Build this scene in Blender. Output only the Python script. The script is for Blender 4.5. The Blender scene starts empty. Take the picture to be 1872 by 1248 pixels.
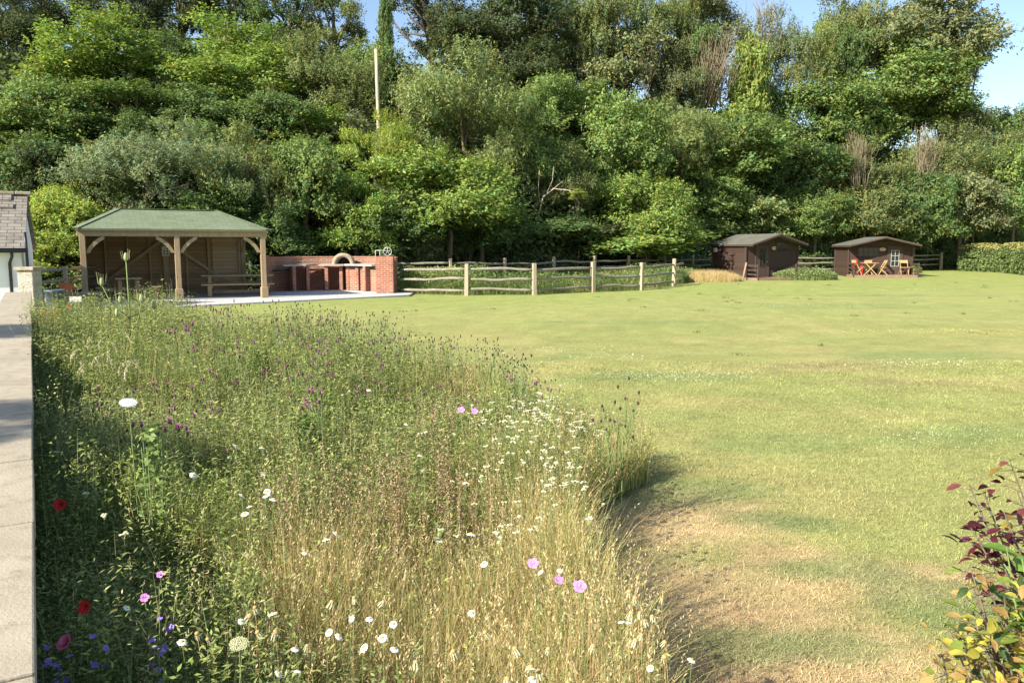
import bpy, math, random
import numpy as np
from mathutils import Vector, Matrix, Euler
C = bpy.context.scene
COL = C.collection
R = math.radians
PI = math.pi

# ------------------------------------------------------------------ camera
CAM_H, PITCH, FPX = 1.85, R(6.9), 1440.0
cd = bpy.data.cameras.new('camera'); cam = bpy.data.objects.new('camera', cd); COL.objects.link(cam)
cam.location = (0, 0, CAM_H); cam.rotation_euler = (PI/2-PITCH, 0, 0)
cd.sensor_width = 36; cd.lens = 36*FPX/1872; cd.clip_start = .05; cd.clip_end = 3000
C.camera = cam

# ------------------------------------------------------------------ sky and sun
SUN_AZ, SUN_EL = R(50), R(33.5)          # SUN_AZ: direction the shadows run, clockwise from +Y
w = bpy.data.worlds.new('World'); C.world = w; w.use_nodes = True
nt = w.node_tree; bg = nt.nodes['Background']
sky = nt.nodes.new('ShaderNodeTexSky'); sky.sky_type = 'NISHITA'; sky.sun_disc = False
sky.sun_elevation = SUN_EL; sky.sun_rotation = SUN_AZ + PI
sky.air_density = 1.0; sky.dust_density = .8; sky.ozone_density = 1.2
nt.links.new(sky.outputs[0], bg.inputs[0]); bg.inputs[1].default_value = .10
sl = bpy.data.lights.new('sun', 'SUN'); sun = bpy.data.objects.new('sun', sl); COL.objects.link(sun)
sl.energy = 5.0; sl.angle = R(.53); sl.color = (1, .93, .80)
sv = Vector((math.sin(SUN_AZ)*math.cos(SUN_EL), math.cos(SUN_AZ)*math.cos(SUN_EL), -math.sin(SUN_EL)))
sun.rotation_euler = sv.to_track_quat('-Z', 'Y').to_euler(); sun.location = (-20, -16, 20)
C.view_settings.view_transform = 'Standard'; C.view_settings.look = 'None'
C.view_settings.exposure = 1.15; C.view_settings.gamma = 1
C.cycles.max_bounces = 6; C.cycles.diffuse_bounces = 3; C.cycles.transmission_bounces = 4; C.cycles.transparent_max_bounces = 6

# ------------------------------------------------------------------ helpers
def ray(px, py):
    u = (px-936)/FPX; v = (624-py)/FPX
    return Vector((u, math.cos(PITCH)+v*math.sin(PITCH), -math.sin(PITCH)+v*math.cos(PITCH)))
def gp(px, py, z=0.0):                       # where the sight line meets height z
    d = ray(px, py); t = (z-CAM_H)/d.z
    return Vector((d.x*t, d.y*t, z))
def atY(px, py, Y):                          # where the sight line meets distance Y
    d = ray(px, py); t = Y/d.y
    return Vector((d.x*t, Y, CAM_H+d.z*t))

def tag(o, label=None, cat=None, group=None, kind=None):
    if label: o['label'] = label
    if cat: o['category'] = cat
    if group: o['group'] = group
    if kind: o['kind'] = kind
    return o
def thing(name, label, cat, loc=(0,0,0), rz=0, group=None):
    o = bpy.data.objects.new(name, None); COL.objects.link(o)
    o.location = loc; o.rotation_euler = (0,0,rz); o.empty_display_size = .2
    return tag(o, label, cat, group)
def copy_tree(o, parent=None):
    c = o.copy(); COL.objects.link(c)
    if parent: c.parent = parent
    for ch in [x for x in o.children]: copy_tree(ch, c)
    return c

def add_uv(me):
    uv = me.uv_layers.new(name='UVMap')
    n = len(me.loops); dat = np.zeros((n,2), np.float32)
    co = np.empty(len(me.vertices)*3, np.float32); me.vertices.foreach_get('co', co); co = co.reshape(-1,3)
    for p in me.polygons:
        nn = p.normal
        if abs(nn.z) > .98: t = Vector((1,0,0)); b = Vector((0,1,0))
        else:
            t = Vector((0,0,1)).cross(nn).normalized(); b = nn.cross(t)
        for li in p.loop_indices:
            c = co[me.loops[li].vertex_index]
            dat[li] = (c[0]*t.x+c[1]*t.y+c[2]*t.z, c[0]*b.x+c[1]*b.y+c[2]*b.z)
    uv.data.foreach_set('uv', dat.ravel())

class MB:
    def __init__(s): s.v = []; s.f = []; s.sm = []
    def add(s, vs, fs, smooth=False):
        k = len(s.v); s.v += [tuple(v) for v in vs]; s.f += [tuple(i+k for i in f) for f in fs]; s.sm += [smooth]*len(fs)
    def box(s, cx, cy, cz, sx, sy, sz, rz=0, M=None):
        vs = [Vector((x*sx/2, y*sy/2, z*sz/2)) for z in (-1,1) for y in (-1,1) for x in (-1,1)]
        T = Matrix.Translation((cx,cy,cz)) @ Matrix.Rotation(rz, 4, 'Z')
        if M is not None: T = T @ M
        s.add([T @ v for v in vs], [(0,2,3,1),(4,5,7,6),(0,1,5,4),(2,6,7,3),(0,4,6,2),(1,3,7,5)])
        return s
    def beam(s, p0, p1, w, h, up=(0,0,1)):
        p0 = Vector(p0); p1 = Vector(p1); d = (p1-p0).normalized(); u = Vector(up)
        sd = d.cross(u)
        if sd.length < 1e-3: sd = Vector((1,0,0))
        sd.normalize(); u = sd.cross(d).normalized()
        vs = [p + sd*a*w/2 + u*b*h/2 for p in (p0,p1) for a,b in ((-1,-1),(1,-1),(1,1),(-1,1))]
        s.add(vs, [(0,1,2,3),(7,6,5,4),(0,4,5,1),(1,5,6,2),(2,6,7,3),(3,7,4,0)]); return s
    def tube(s, pts, rad, n=8, sx=1.0):
        pts = [Vector(p) for p in pts]
        if not hasattr(rad, '__len__'): rad = [rad]*len(pts)
        rings = []; ref = Vector((.31,.17,.93))
        for i, p in enumerate(pts):
            d = (pts[min(i+1,len(pts)-1)]-pts[max(i-1,0)]).normalized()
            a = d.cross(ref)
            if a.length < .1: a = d.cross(Vector((1,0,0)))
            a.normalize(); b = d.cross(a)
            rings.append([p + (a*math.cos(2*PI*k/n)*sx + b*math.sin(2*PI*k/n))*rad[i] for k in range(n)])
        vs = [v for r in rings for v in r]; fs = []
        for i in range(len(pts)-1):
            for k in range(n):
                fs.append((i*n+k, i*n+(k+1)%n, (i+1)*n+(k+1)%n, (i+1)*n+k))
        fs.append(tuple(range(n-1,-1,-1))); fs.append(tuple((len(pts)-1)*n+k for k in range(n)))
        s.add(vs, fs, True); return s
    def lathe(s, prof, n=16, c=(0,0,0)):
        vs = [(c[0]+r*math.cos(2*PI*k/n), c[1]+r*math.sin(2*PI*k/n), c[2]+z) for r,z in prof for k in range(n)]
        fs = [(i*n+k, i*n+(k+1)%n, (i+1)*n+(k+1)%n, (i+1)*n+k) for i in range(len(prof)-1) for k in range(n)]
        s.add(vs, fs, True); return s
    def prism(s, poly, z0, z1):                # poly: list of xy, ccw
        n = len(poly)
        vs = [(x,y,z0) for x,y in poly]+[(x,y,z1) for x,y in poly]
        fs = [tuple(range(n-1,-1,-1)), tuple(range(n,2*n))]+[(k,(k+1)%n,n+(k+1)%n,n+k) for k in range(n)]
        s.add(vs, fs); return s
    def build(s, name, mat, parent=None, bevel=0, uv=True):
        me = bpy.data.meshes.new(name); me.from_pydata(s.v, [], s.f)
        me.polygons.foreach_set('use_smooth', s.sm); me.update()
        if uv: add_uv(me)
        me.materials.append(mat)
        o = bpy.data.objects.new(name, me); COL.objects.link(o)
        if parent: o.parent = parent
        if bevel:
            b = o.modifiers.new('bevel','BEVEL'); b.width = bevel; b.segments = 2; b.limit_method = 'ANGLE'; b.harden_normals = False
        return o

def npobj(name, V, F, mat, col=None, parent=None, smooth=False, link=True):
    """V (n,3), F list of int arrays (m,k); col (n,3)"""
    me = bpy.data.meshes.new(name)
    if not isinstance(F, list): F = [F]
    me.vertices.add(len(V)); me.vertices.foreach_set('co', np.ascontiguousarray(V, np.float32).ravel())
    li = np.concatenate([f.ravel() for f in F]); tot = np.concatenate([np.full(len(f), f.shape[1]) for f in F])
    me.loops.add(len(li)); me.loops.foreach_set('vertex_index', li.astype(np.int32))
    st = np.concatenate([[0], np.cumsum(tot)[:-1]])
    me.polygons.add(len(tot)); me.polygons.foreach_set('loop_start', st.astype(np.int32)); me.polygons.foreach_set('loop_total', tot.astype(np.int32))
    if smooth: me.polygons.foreach_set('use_smooth', np.ones(len(tot), bool))
    if col is not None:
        a = me.color_attributes.new('Col', 'FLOAT_COLOR', 'POINT')
        c4 = np.ones((len(V),4), np.float32); c4[:,:3] = col; a.data.foreach_set('color', c4.ravel())
    me.update(calc_edges=True); me.materials.append(mat)
    o = bpy.data.objects.new(name, me)
    if link: COL.objects.link(o)
    if parent: o.parent = parent
    return o

def unit(a): return a/np.maximum(np.linalg.norm(a, axis=-1, keepdims=True), 1e-9)
def leafquads(c, nrm, ax, L, W, fold=.15):
    """folded rhombus leaves; c,nrm,ax (n,3)"""
    nrm = unit(nrm); ax = unit(ax - nrm*np.sum(ax*nrm,-1,keepdims=True)); b = np.cross(nrm, ax)
    L = np.broadcast_to(np.asarray(L,float), (len(c),))[:,None]; W = np.broadcast_to(np.asarray(W,float), (len(c),))[:,None]
    V = np.stack([c-ax*L*.5, c+b*W*.5+nrm*W*fold-ax*L*.06, c+ax*L*.5-nrm*L*.08, c-b*W*.5+nrm*W*fold-ax*L*.06], 1).reshape(-1,3)
    F = np.arange(len(c)*4).reshape(-1,4)
    return V, F
def blades(rng, base, h, wd, lean, az, curve=1.0, seg=3):
    """curved tapering ribbons"""
    n = len(base); rows = []
    d = np.stack([np.cos(az), np.sin(az), np.zeros(n)], 1)
    fa = rng.uniform(0, 2*PI, n); sd = np.stack([np.cos(fa), np.sin(fa), np.zeros(n)], 1)
    for k in range(seg+1):
        t = k/seg
        off = (t**(1+curve))*lean
        c = base + d*(off*h)[:,None] + np.array([0,0,1.])*(h*(t-.25*off*t))[:,None]
        wk = wd*(1-t**1.6) if k < seg else 0*wd
        if k < seg: rows += [c-sd*wk[:,None]*.5, c+sd*wk[:,None]*.5]
        else: rows += [c]
    m = len(rows); V = np.stack(rows, 1).reshape(-1,3)
    i0 = (np.arange(n)*m)[:,None]
    Q = np.concatenate([i0+np.array([[2*k,2*k+1,2*k+3,2*k+2]]) for k in range(seg-1)], 0)
    T = i0+np.array([[2*seg-2, 2*seg-1, 2*seg]])
    return V, Q, T, m
class Acc:
    def __init__(s): s.V=[]; s.F={3:[],4:[]}; s.C=[]; s.n=0
    def add(s, V, F, col):
        for f in (F if isinstance(F, list) else [F]): s.F[f.shape[1]].append(f+s.n)
        s.V.append(V); s.C.append(np.broadcast_to(col, (len(V),3))); s.n += len(V)
    def build(s, name, mat, parent=None, link=True, smooth=False):
        F = [np.concatenate(s.F[k]) for k in (3,4) if s.F[k]]
        return npobj(name, np.concatenate(s.V), F, mat, np.concatenate(s.C), parent, smooth, link)

_tab = np.random.RandomState(7).rand(256,256)
def vnoise(x, y, sc):
    x = np.asarray(x, float)*sc+500.3; y = np.asarray(y, float)*sc+500.7
    xi = np.floor(x).astype(int); yi = np.floor(y).astype(int); fx = x-xi; fy = y-yi
    fx = fx*fx*(3-2*fx); fy = fy*fy*(3-2*fy)
    g = lambda a,b: _tab[a%256, b%256]
    return (g(xi,yi)*(1-fx)+g(xi+1,yi)*fx)*(1-fy)+(g(xi,yi+1)*(1-fx)+g(xi+1,yi+1)*fx)*fy
def fnoise(x, y, sc, o=3):
    s = 0; a = 1; t = 0
    for k in range(o): s = s+a*vnoise(x, y, sc*2.03**k); t += a; a *= .55
    return s/t
def sstep(a, b, x): t = np.clip((x-a)/(b-a), 0, 1); return t*t*(3-2*t)

# ------------------------------------------------------------------ materials
def newmat(name):
    m = bpy.data.materials.new(name); m.use_nodes = True
    return m, m.node_tree, m.node_tree.nodes['Principled BSDF']
def N(t, kind, **kw):
    n = t.nodes.new(kind)
    for k, v in kw.items():
        if k in n.inputs: n.inputs[k].default_value = v
        else: setattr(n, k, v)
    return n
def mixc(t, fac, a, b, mode='MIX'):
    m = t.nodes.new('ShaderNodeMix'); m.data_type = 'RGBA'; m.blend_type = mode
    for s, v in ((m.inputs[0], fac), (m.inputs[6], a), (m.inputs[7], b)):
        if hasattr(v, 'is_linked'): t.links.new(v, s)
        elif isinstance(v, (int,float)): s.default_value = v
        else: s.default_value = tuple(v)+(1,)
    return m.outputs[2]
def ramp(t, src, p0, p1):
    r = t.nodes.new('ShaderNodeMapRange'); r.inputs[1].default_value = p0; r.inputs[2].default_value = p1
    t.links.new(src, r.inputs[0]); return r.outputs[0]
def bumpn(t, bs, src, strength, dist=.01):
    b = N(t, 'ShaderNodeBump'); b.inputs['Strength'].default_value = strength; b.inputs['Distance'].default_value = dist
    t.links.new(src, b.inputs['Height']); t.links.new(b.outputs[0], bs.inputs['Normal'])
def coords(t, kind='Object', scale=(1,1,1)):
    tc = t.nodes.new('ShaderNodeTexCoord'); mp = t.nodes.new('ShaderNodeMapping'); mp.inputs['Scale'].default_value = scale
    t.links.new(tc.outputs[kind], mp.inputs[0]); return mp.outputs[0]
def noise(t, vec, scale, detail=4, rough=.6):
    n = N(t, 'ShaderNodeTexNoise'); n.inputs['Scale'].default_value = scale; n.inputs['Detail'].default_value = detail; n.inputs['Roughness'].default_value = rough
    t.links.new(vec, n.inputs['Vector']); return n.outputs[0]
def surf(name, c1, c2, scale=3, rough=.8, bump=.3, bscale=30, spec=.3, stretch=(1,1,1), c3=None, bd=.01, metal=0):
    m, t, b = newmat(name); v = coords(t, 'Object', stretch)
    c = mixc(t, ramp(t, noise(t, v, scale), .32, .68), c1, c2)
    if c3: c = mixc(t, ramp(t, noise(t, v, scale*4.3), .5, .75), c, c3)
    t.links.new(c, b.inputs['Base Color']); b.inputs['Roughness'].default_value = rough; b.inputs['Specular IOR Level'].default_value = spec
    b.inputs['Metallic'].default_value = metal
    if bump: bumpn(t, b, noise(t, v, bscale, 5), bump, bd)
    return m
def boards(name, c1, c2, pitch=.14, rough=.8, dark=.35, spec=.2):
    """horizontal cladding boards: dark joint + per-board tone + grain"""
    m, t, b = newmat(name); v = coords(t, 'UV')
    sp = t.nodes.new('ShaderNodeSeparateXYZ'); t.links.new(v, sp.inputs[0])
    d = N(t, 'ShaderNodeMath', operation='DIVIDE'); t.links.new(sp.outputs[1], d.inputs[0]); d.inputs[1].default_value = pitch
    fr = N(t, 'ShaderNodeMath', operation='FRACT'); t.links.new(d.outputs[0], fr.inputs[0])
    fl = N(t, 'ShaderNodeMath', operation='FLOOR'); t.links.new(d.outputs[0], fl.inputs[0])
    wn = N(t, 'ShaderNodeTexWhiteNoise', noise_dimensions='1D'); t.links.new(fl.outputs[0], wn.inputs['W'])
    g = noise(t, coords(t, 'UV', (1.5, 22, 1)), 3, 5)
    c = mixc(t, ramp(t, g, .3, .7), c1, c2)
    tone = mixc(t, ramp(t, wn.outputs[0], 0, 1), (.82,.82,.82), (1.12,1.12,1.12))
    c = mixc(t, 1.0, c, tone, 'MULTIPLY')
    j = ramp(t, fr.outputs[0], 0.0, .09); c = mixc(t, j, [x*dark for x in c1], c)
    t.links.new(c, b.inputs['Base Color']); b.inputs['Roughness'].default_value = rough; b.inputs['Specular IOR Level'].default_value = spec
    bumpn(t, b, j, .8, .012); return m
def bricks(name, ca, cb, mortar, bw, rh, ms, rough=.85, bump=.6, off=.5, noisy=.35, dirt=None):
    m, t, b = newmat(name); v = coords(t, 'UV')
    k = N(t, 'ShaderNodeTexBrick'); k.offset = off
    t.links.new(v, k.inputs['Vector'])
    for s, x in (('Color1', ca+(1,)), ('Color2', cb+(1,)), ('Mortar', mortar+(1,)), ('Scale', 1), ('Mortar Size', ms), ('Mortar Smooth', .1), ('Bias', 0), ('Brick Width', bw), ('Row Height', rh)):
        k.inputs[s].default_value = x
    n1 = noise(t, coords(t, 'Object'), 2.2); n2 = noise(t, coords(t, 'Object'), 35)
    tone = mixc(t, ramp(t, n1, .3, .7), (1-noisy,)*3, (1+noisy,)*3)
    c = mixc(t, 1.0, k.outputs[0], tone, 'MULTIPLY')
    tone2 = mixc(t, ramp(t, n2, .3, .7), (.8,)*3, (1.2,)*3); c = mixc(t, 1.0, c, tone2, 'MULTIPLY')
    if dirt: c = mixc(t, ramp(t, n1, .55, .8), c, dirt)
    t.links.new(c, b.inputs['Base Color']); b.inputs['Roughness'].default_value = rough; b.inputs['Specular IOR Level'].default_value = .25
    inv = N(t, 'ShaderNodeMath', operation='SUBTRACT'); inv.inputs[0].default_value = 1; t.links.new(k.outputs['Fac'], inv.inputs[1])
    bumpn(t, b, inv.outputs[0], bump, .008); return m
def leafmat(name, trans=.35, rough=.5, spec=.35, useobj=True, tcol=(1.2,1.2,.7)):
    m, t, b = newmat(name)
    a = t.nodes.new('ShaderNodeVertexColor'); a.layer_name = 'Col'; c = a.outputs[0]
    if useobj:
        oi = t.nodes.new('ShaderNodeObjectInfo'); c = mixc(t, 1.0, c, oi.outputs['Color'], 'MULTIPLY')
    t.links.new(c, b.inputs['Base Color']); b.inputs['Roughness'].default_value = rough; b.inputs['Specular IOR Level'].default_value = spec
    tr = t.nodes.new('ShaderNodeBsdfTranslucent'); t.links.new(mixc(t, 1.0, c, tcol, 'MULTIPLY'), tr.inputs[0])
    mx = t.nodes.new('ShaderNodeMixShader'); mx.inputs[0].default_value = trans
    t.links.new(b.outputs[0], mx.inputs[1]); t.links.new(tr.outputs[0], mx.inputs[2])
    t.links.new(mx.outputs[0], t.nodes['Material Output'].inputs[0]); return m

M_leaf = leafmat('leaf', .35, .6, .15)
M_plant = leafmat('plant', .22, .6, .2)
M_petal = leafmat('petal', .35, .6, .2, tcol=(1,1,1))
M_bark = surf('bark', (.09,.07,.05), (.17,.14,.10), 4, .9, .8, 12, .2, (3,3,.6), bd=.03)
M_palebark = surf('pale_bark', (.36,.30,.22), (.50,.44,.34), 4, .9, .6, 12, .2, (3,3,.6), bd=.02)
M_twig = surf('twig', (.20,.16,.10), (.29,.24,.16), 4, .9, .2, 12, .2)
M_oak = surf('oak', (.28,.205,.12), (.38,.285,.175), 2, .75, .3, 25, .25, (6,6,.9), (.28,.18,.09))
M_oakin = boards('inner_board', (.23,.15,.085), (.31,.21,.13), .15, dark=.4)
M_shingle = bricks('shingle', (.14,.17,.10), (.165,.20,.125), (.115,.14,.09), .36, .14, .012, .9, .4, noisy=.12)
M_slate = bricks('slate', (.18,.165,.14), (.25,.225,.19), (.10,.08,.07), .32, .17, .012, .8, .9, noisy=.25, dirt=(.19,.18,.16))
M_white = surf('whitewash', (.80,.80,.78), (.86,.86,.84), 2, .9, .3, 20, .2)
M_black = surf('black_iron', (.015,.015,.017), (.03,.03,.03), 5, .45, .1, 30, .5)
M_steel = surf('steel', (.45,.44,.42), (.55,.54,.5), 5, .5, .05, 30, .5, metal=.3)
M_brick = bricks('brick', (.28,.095,.055), (.37,.14,.08), (.36,.27,.21), .225, .075, .012, .85, .6, noisy=.22)
M_slab = surf('pale_slab', (.34,.31,.26), (.44,.40,.35), 2, .8, .2, 25, .3)
M_oven = surf('oven_clay', (.27,.22,.16), (.36,.30,.22), 5, .9, .5, 25, .2)
M_patio = surf('concrete', (.42,.42,.41), (.50,.495,.48), 1.3, .85, .2, 40, .25, c3=(.37,.37,.35))
M_rail = surf('weathered_chestnut', (.19,.17,.135), (.29,.26,.21), 3, .85, .5, 14, .2, (2,2,2), (.22,.19,.14), bd=.02)
M_post = surf('pale_post', (.30,.25,.17), (.41,.345,.245), 3, .85, .4, 20, .2, (5,5,.7), (.34,.28,.19), bd=.01)
M_hut = boards('brown_board', (.052,.033,.026), (.070,.044,.035), .13, .7, dark=.45)
M_hutpl = surf('brown_paint', (.052,.037,.030), (.074,.052,.042), 4, .7, .2, 20, .25, (1,1,1), (.09,.045,.03))
M_deck = surf('deck', (.20,.13,.09), (.28,.19,.13), 4, .8, .2, 25, .2)
M_felt = surf('roof_felt', (.10,.10,.08), (.14,.138,.11), 1.5, .95, .3, 60, .15)
M_glass = surf('dark_glass', (.012,.014,.016), (.02,.022,.024), 2, .08, 0, 20, .6)
M_frame = surf('pale_frame', (.36,.37,.36), (.42,.42,.40), 4, .6, .1, 20, .3)
M_teak = surf('teak', (.37,.25,.115), (.47,.33,.16), 4, .6, .2, 30, .3)
M_red = surf('red_cloth', (.38,.02,.02), (.45,.03,.03), 6, .85, .2, 40, .2)
M_sign = surf('sign_face', (.42,.32,.18), (.50,.38,.22), 6, .7, .1, 30, .3)
M_ink = surf('ink', (.10,.07,.04), (.12,.08,.05), 6, .8, 0, 30, .2)
M_paper = surf('paper', (.55,.53,.46), (.60,.58,.50), 6, .8, 0, 30, .2)
M_stone = surf('rubble_stone', (.33,.30,.25), (.50,.46,.39), 9, .9, 1.0, 9, .2, bd=.05, c3=(.24,.22,.19))
M_cope = surf('sandstone_coping', (.31,.265,.195), (.40,.35,.265), 2.6, .85, .35, 90, .25, (1,1,1), (.24,.205,.15))
M_render = surf('wall_render', (.20,.19,.16), (.30,.28,.24), 3, .9, .5, 25, .2, c3=(.13,.14,.10))
M_tubpl = surf('blue_plastic', (.06,.09,.12), (.075,.11,.145), 3, .45, .05, 20, .4)
M_terra = surf('terracotta', (.42,.12,.05), (.50,.16,.08), 6, .8, .2, 30, .2)
M_charcoal = surf('charcoal', (.02,.02,.02), (.05,.045,.04), 8, .9, .4, 30, .2)

# ------------------------------------------------------------------ terrain
EX = np.array([-200,-60,-30,-16,-11,-3,3,11,22,33,45,80,200.]); EY = np.array([24,26,29,31.5,34,38,42,51.2,57.5,64.5,67,72,80.])
def edgeY(x): return np.interp(x, EX, EY)
def hill(x, y):
    d = np.asarray(y, float)-edgeY(x)-.5
    cap = np.interp(x, [-60, 20, 34, 60, 120], [15, 17.5, 13, 6, 4])
    h = cap*(1-np.exp(-np.maximum(d,0)*.85/cap))
    return h + sstep(0,6,d)*(fnoise(x, y, .25)-.5)*1.5
def pts_world(lst): return [gp(a,b) if b > 200 else Vector((a,b,0)) for a,b in lst]

WT = .90
wallA = gp(65,1248,WT); wallB = gp(57,533,WT)
wdir = (wallB-wallA).normalized(); wleft = Vector((-wdir.y, wdir.x, 0))
mead = [(wallA+wdir*-.6).to_2d(), (wallA+wdir*14.6).to_2d()] + [Vector(p) for p in ((-6.3,14.0),(-4.9,12.2),(-3.7,10.7),(-2.7,10.9),(-1.9,10.2),(-1.2,9.3),(-.5,9.0),(.05,8.2),(.25,7.2),(.75,6.8),(1.0,6.5))] + [gp(*p).to_2d() for p in ((1190,880),(1120,915),(1060,985))] + [Vector(p) for p in ((.36,4.2),(.37,3.6),(.50,3.0),(.47,2.3),(.38,1.6),(-.3,1.1))]
MP = np.array([tuple(p) for p in mead])
def inpoly(x, y, P=MP):
    x = np.asarray(x); y = np.asarray(y); r = np.zeros(x.shape, bool); j = len(P)-1
    for i in range(len(P)):
        c = ((P[i,1] > y) != (P[j,1] > y)) & (x < (P[j,0]-P[i,0])*(y-P[i,1])/(P[j,1]-P[i,1]+1e-12)+P[i,0])
        r ^= c; j = i
    return r
def blob(x, y, px, py, rx, ry, ang=0):
    c = gp(px, py); ca, sa = math.cos(ang), math.sin(ang); dx = x-c.x; dy = y-c.y
    d = np.sqrt(((dx*ca+dy*sa)/rx)**2+((-dx*sa+dy*ca)/ry)**2)
    d = d + (fnoise(x, y, 1.3)-.5)*.9
    return 1-sstep(.55, 1.15, d)
def lerp(a, b, t): return a*(1-t[...,None])+np.array(b)*t[...,None]
def lawncol(x, y):
    x = np.asarray(x, float); y = np.asarray(y, float)
    c = np.zeros(x.shape+(3,))+np.array((.31,.308,.115))
    c = lerp(c, (.28,.295,.105), sstep(.42,.68,fnoise(x,y,.33)))
    c = lerp(c, (.36,.325,.135), sstep(.5,.75,fnoise(x+31,y,.6))*.8)
    c = lerp(c, (.24,.285,.075), sstep(22,27.5,y-x*.42)*.85)                 # greener far edge
    c = lerp(c, (.33,.345,.125), sstep(17,23,y)*.5)
    for a in ((1250,692,1.1,.5,.1),(1100,690,1.4,.35,.5),(1000,655,1.2,.3,.7),(1150,590,3.2,.7,0),(1420,810,.8,.45,0),(1700,800,.8,.45,.2),(1800,790,.9,.5,0),(1700,650,1.6,.7,0),(1500,560,4,1.2,0),(1600,540,6,.8,0)):
        c = lerp(c, (.22,.27,.10), blob(x, y, *a)*.5)
    for a in ((1060,770,.9,.35,.3),(1540,670,1.8,.5,0),(1660,700,1.2,.35,0)):
        c = lerp(c, (.29,.25,.12), blob(x, y, *a)*.55)
    for a in ((1250,960,.75,.8,.0,),(1160,960,.6,.9,.3),(1350,1080,.8,.6,.0),(1180,1060,.5,.5,0),(1130,1180,.4,.6,0),(1280,1240,.5,.4,0),(1420,1230,.5,.3,0),(1290,1150,.7,.5,0),(1500,1200,.6,.4,0),(1640,1060,.5,.3,0),(1420,1010,.5,.3,0)):
        c = lerp(c, (.47,.345,.19), blob(x, y, *a)*.8)
    for a in ((1250,900,.8,.35,.2),(1480,960,.3,.2,0),(1500,1040,.5,.2,0),(1360,1180,.35,.2,0),(1520,1180,.3,.2,0),(1700,1100,.4,.3,0),(1400,950,.35,.2,0)):
        c = lerp(c, (.17,.22,.085), blob(x, y, *a)*.6)
    c = c*(1+(fnoise(x*1.0,y,2.5)-.5)[...,None]*.35+(fnoise(x,y,6.)-.5)[...,None]*.25)
    return c

xs = np.concatenate([np.linspace(-260,-34,14), np.arange(-32,-8,1.0), np.arange(-8,12,.16), np.arange(12,40,.4), np.arange(40,60,2), np.linspace(62,300,14)])
ys = np.concatenate([np.linspace(-120,-6,10), np.arange(-4,1,.5), np.arange(1,16,.13), np.arange(16,64,.4), np.arange(64,110,2.), np.linspace(115,500,14)])
X, Y = np.meshgrid(xs, ys); Z = hill(X, Y)
Z = Z + (fnoise(X, Y, .15)-.5)*.10*sstep(3,10,Y)
cc = lawncol(X, Y)
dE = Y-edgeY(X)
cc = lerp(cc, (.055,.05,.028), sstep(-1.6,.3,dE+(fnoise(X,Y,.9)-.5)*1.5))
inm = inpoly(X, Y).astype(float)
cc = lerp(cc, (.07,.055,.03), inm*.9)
nx = len(xs); ny = len(ys)
ii = (np.arange(ny-1)[:,None]*nx+np.arange(nx-1)[None,:]).ravel()
F = np.stack([ii, ii+1, ii+1+nx, ii+nx], 1)
m, t, b = newmat('turf')
a = t.nodes.new('ShaderNodeVertexColor'); a.layer_name = 'Col'; v = coords(t, 'Object')
n1 = noise(t, v, 90, 3, .7); n2 = noise(t, v, 14, 4, .65); n3 = noise(t, coords(t,'Object',(1,3,1)), 3.2, 5, .65)
c = mixc(t, 1.0, a.outputs[0], mixc(t, ramp(t, n1, .3, .7), (.62,.64,.55), (1.35,1.33,1.4)), 'MULTIPLY')
c = mixc(t, 1.0, c, mixc(t, ramp(t, n2, .3, .7), (.74,.80,.72), (1.22,1.18,1.2)), 'MULTIPLY')
c = mixc(t, 1.0, c, mixc(t, ramp(t, n3, .3, .7), (.86,.92,.86), (1.12,1.07,1.1)), 'MULTIPLY')
t.links.new(c, b.inputs['Base Color']); b.inputs['Roughness'].default_value = .95; b.inputs['Specular IOR Level'].default_value = .1
bumpn(t, b, n1, .7, .02)
lawn = npobj('lawn', np.stack([X.ravel(),Y.ravel(),Z.ravel()],1), F, m, cc.reshape(-1,3), smooth=True)
tag(lawn, kind='structure')
def gz(x, y):
    return hill(x, y)+(fnoise(x, y, .15)-.5)*.10*sstep(3,10,y)

# concrete patio
pp = [gp(40,600), gp(200,571), gp(360,560), gp(600,548), gp(748,540.5)]
poly = [(p.x,p.y) for p in pp]+[(-3.9,31.6),(-4.3,34.3),(-9,34.6),(-16.5,31.5),(-17.5,26)]
tag(MB().prism(poly, -.1, .035).build('patio', M_patio), kind='structure')

# ------------------------------------------------------------------ parapet wall
def locframe(o, d):   # world point of local (s along d, u left)
    return o
wl = thing('parapet_wall', 'long low garden wall with sandstone coping running away down the left edge', 'wall', (wallA.x, wallA.y, 0), math.atan2(wdir.y, wdir.x))
# local x runs along the wall, local y to its left
L0, L1, TH = -3.2, (wallB-wallA).length, .46
MB().box((L0+L1)/2, .03+(TH-.06)/2, (WT-.07)/2, L1-L0, TH-.06, WT-.07).build('wall_body', M_render, wl)
rng = random.Random(3); x = L0; bod = MB()
while x < L1-.02:
    l = min(rng.choice((.95,1.15,1.3)), L1-x)
    if L1-x-l < .4: l = L1-x
    mb = MB(); mb.box(x+l/2, TH/2+rng.uniform(-.003,.003), WT-.035+rng.uniform(-.002,.002), l-.014, TH, .07, rz=rng.uniform(-.002,.002))
    mb.build('coping_stone', M_cope, wl, bevel=.006)
    x += l
# stone pier at the far end
pc = gp(46,600); pr = Vector((-10.75,17.6,0))
pier = thing('stone_pier', 'rubble stone gate pier with flat cap at the far end of the parapet wall', 'pier', pr, R(-0))
MB().box(0,0,.66,.34,.34,1.32).build('shaft', M_stone, pier, .02)
MB().box(0,0,1.355,.44,.44,.07).build('cap', M_cope, pier, .01)

# ------------------------------------------------------------------ cottage
A28 = R(28)
ct = thing('cottage', 'low whitewashed cottage with stone slate roof and black downpipe at the left edge', 'cottage', (-12.75, 20.6, 0), A28)
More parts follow.
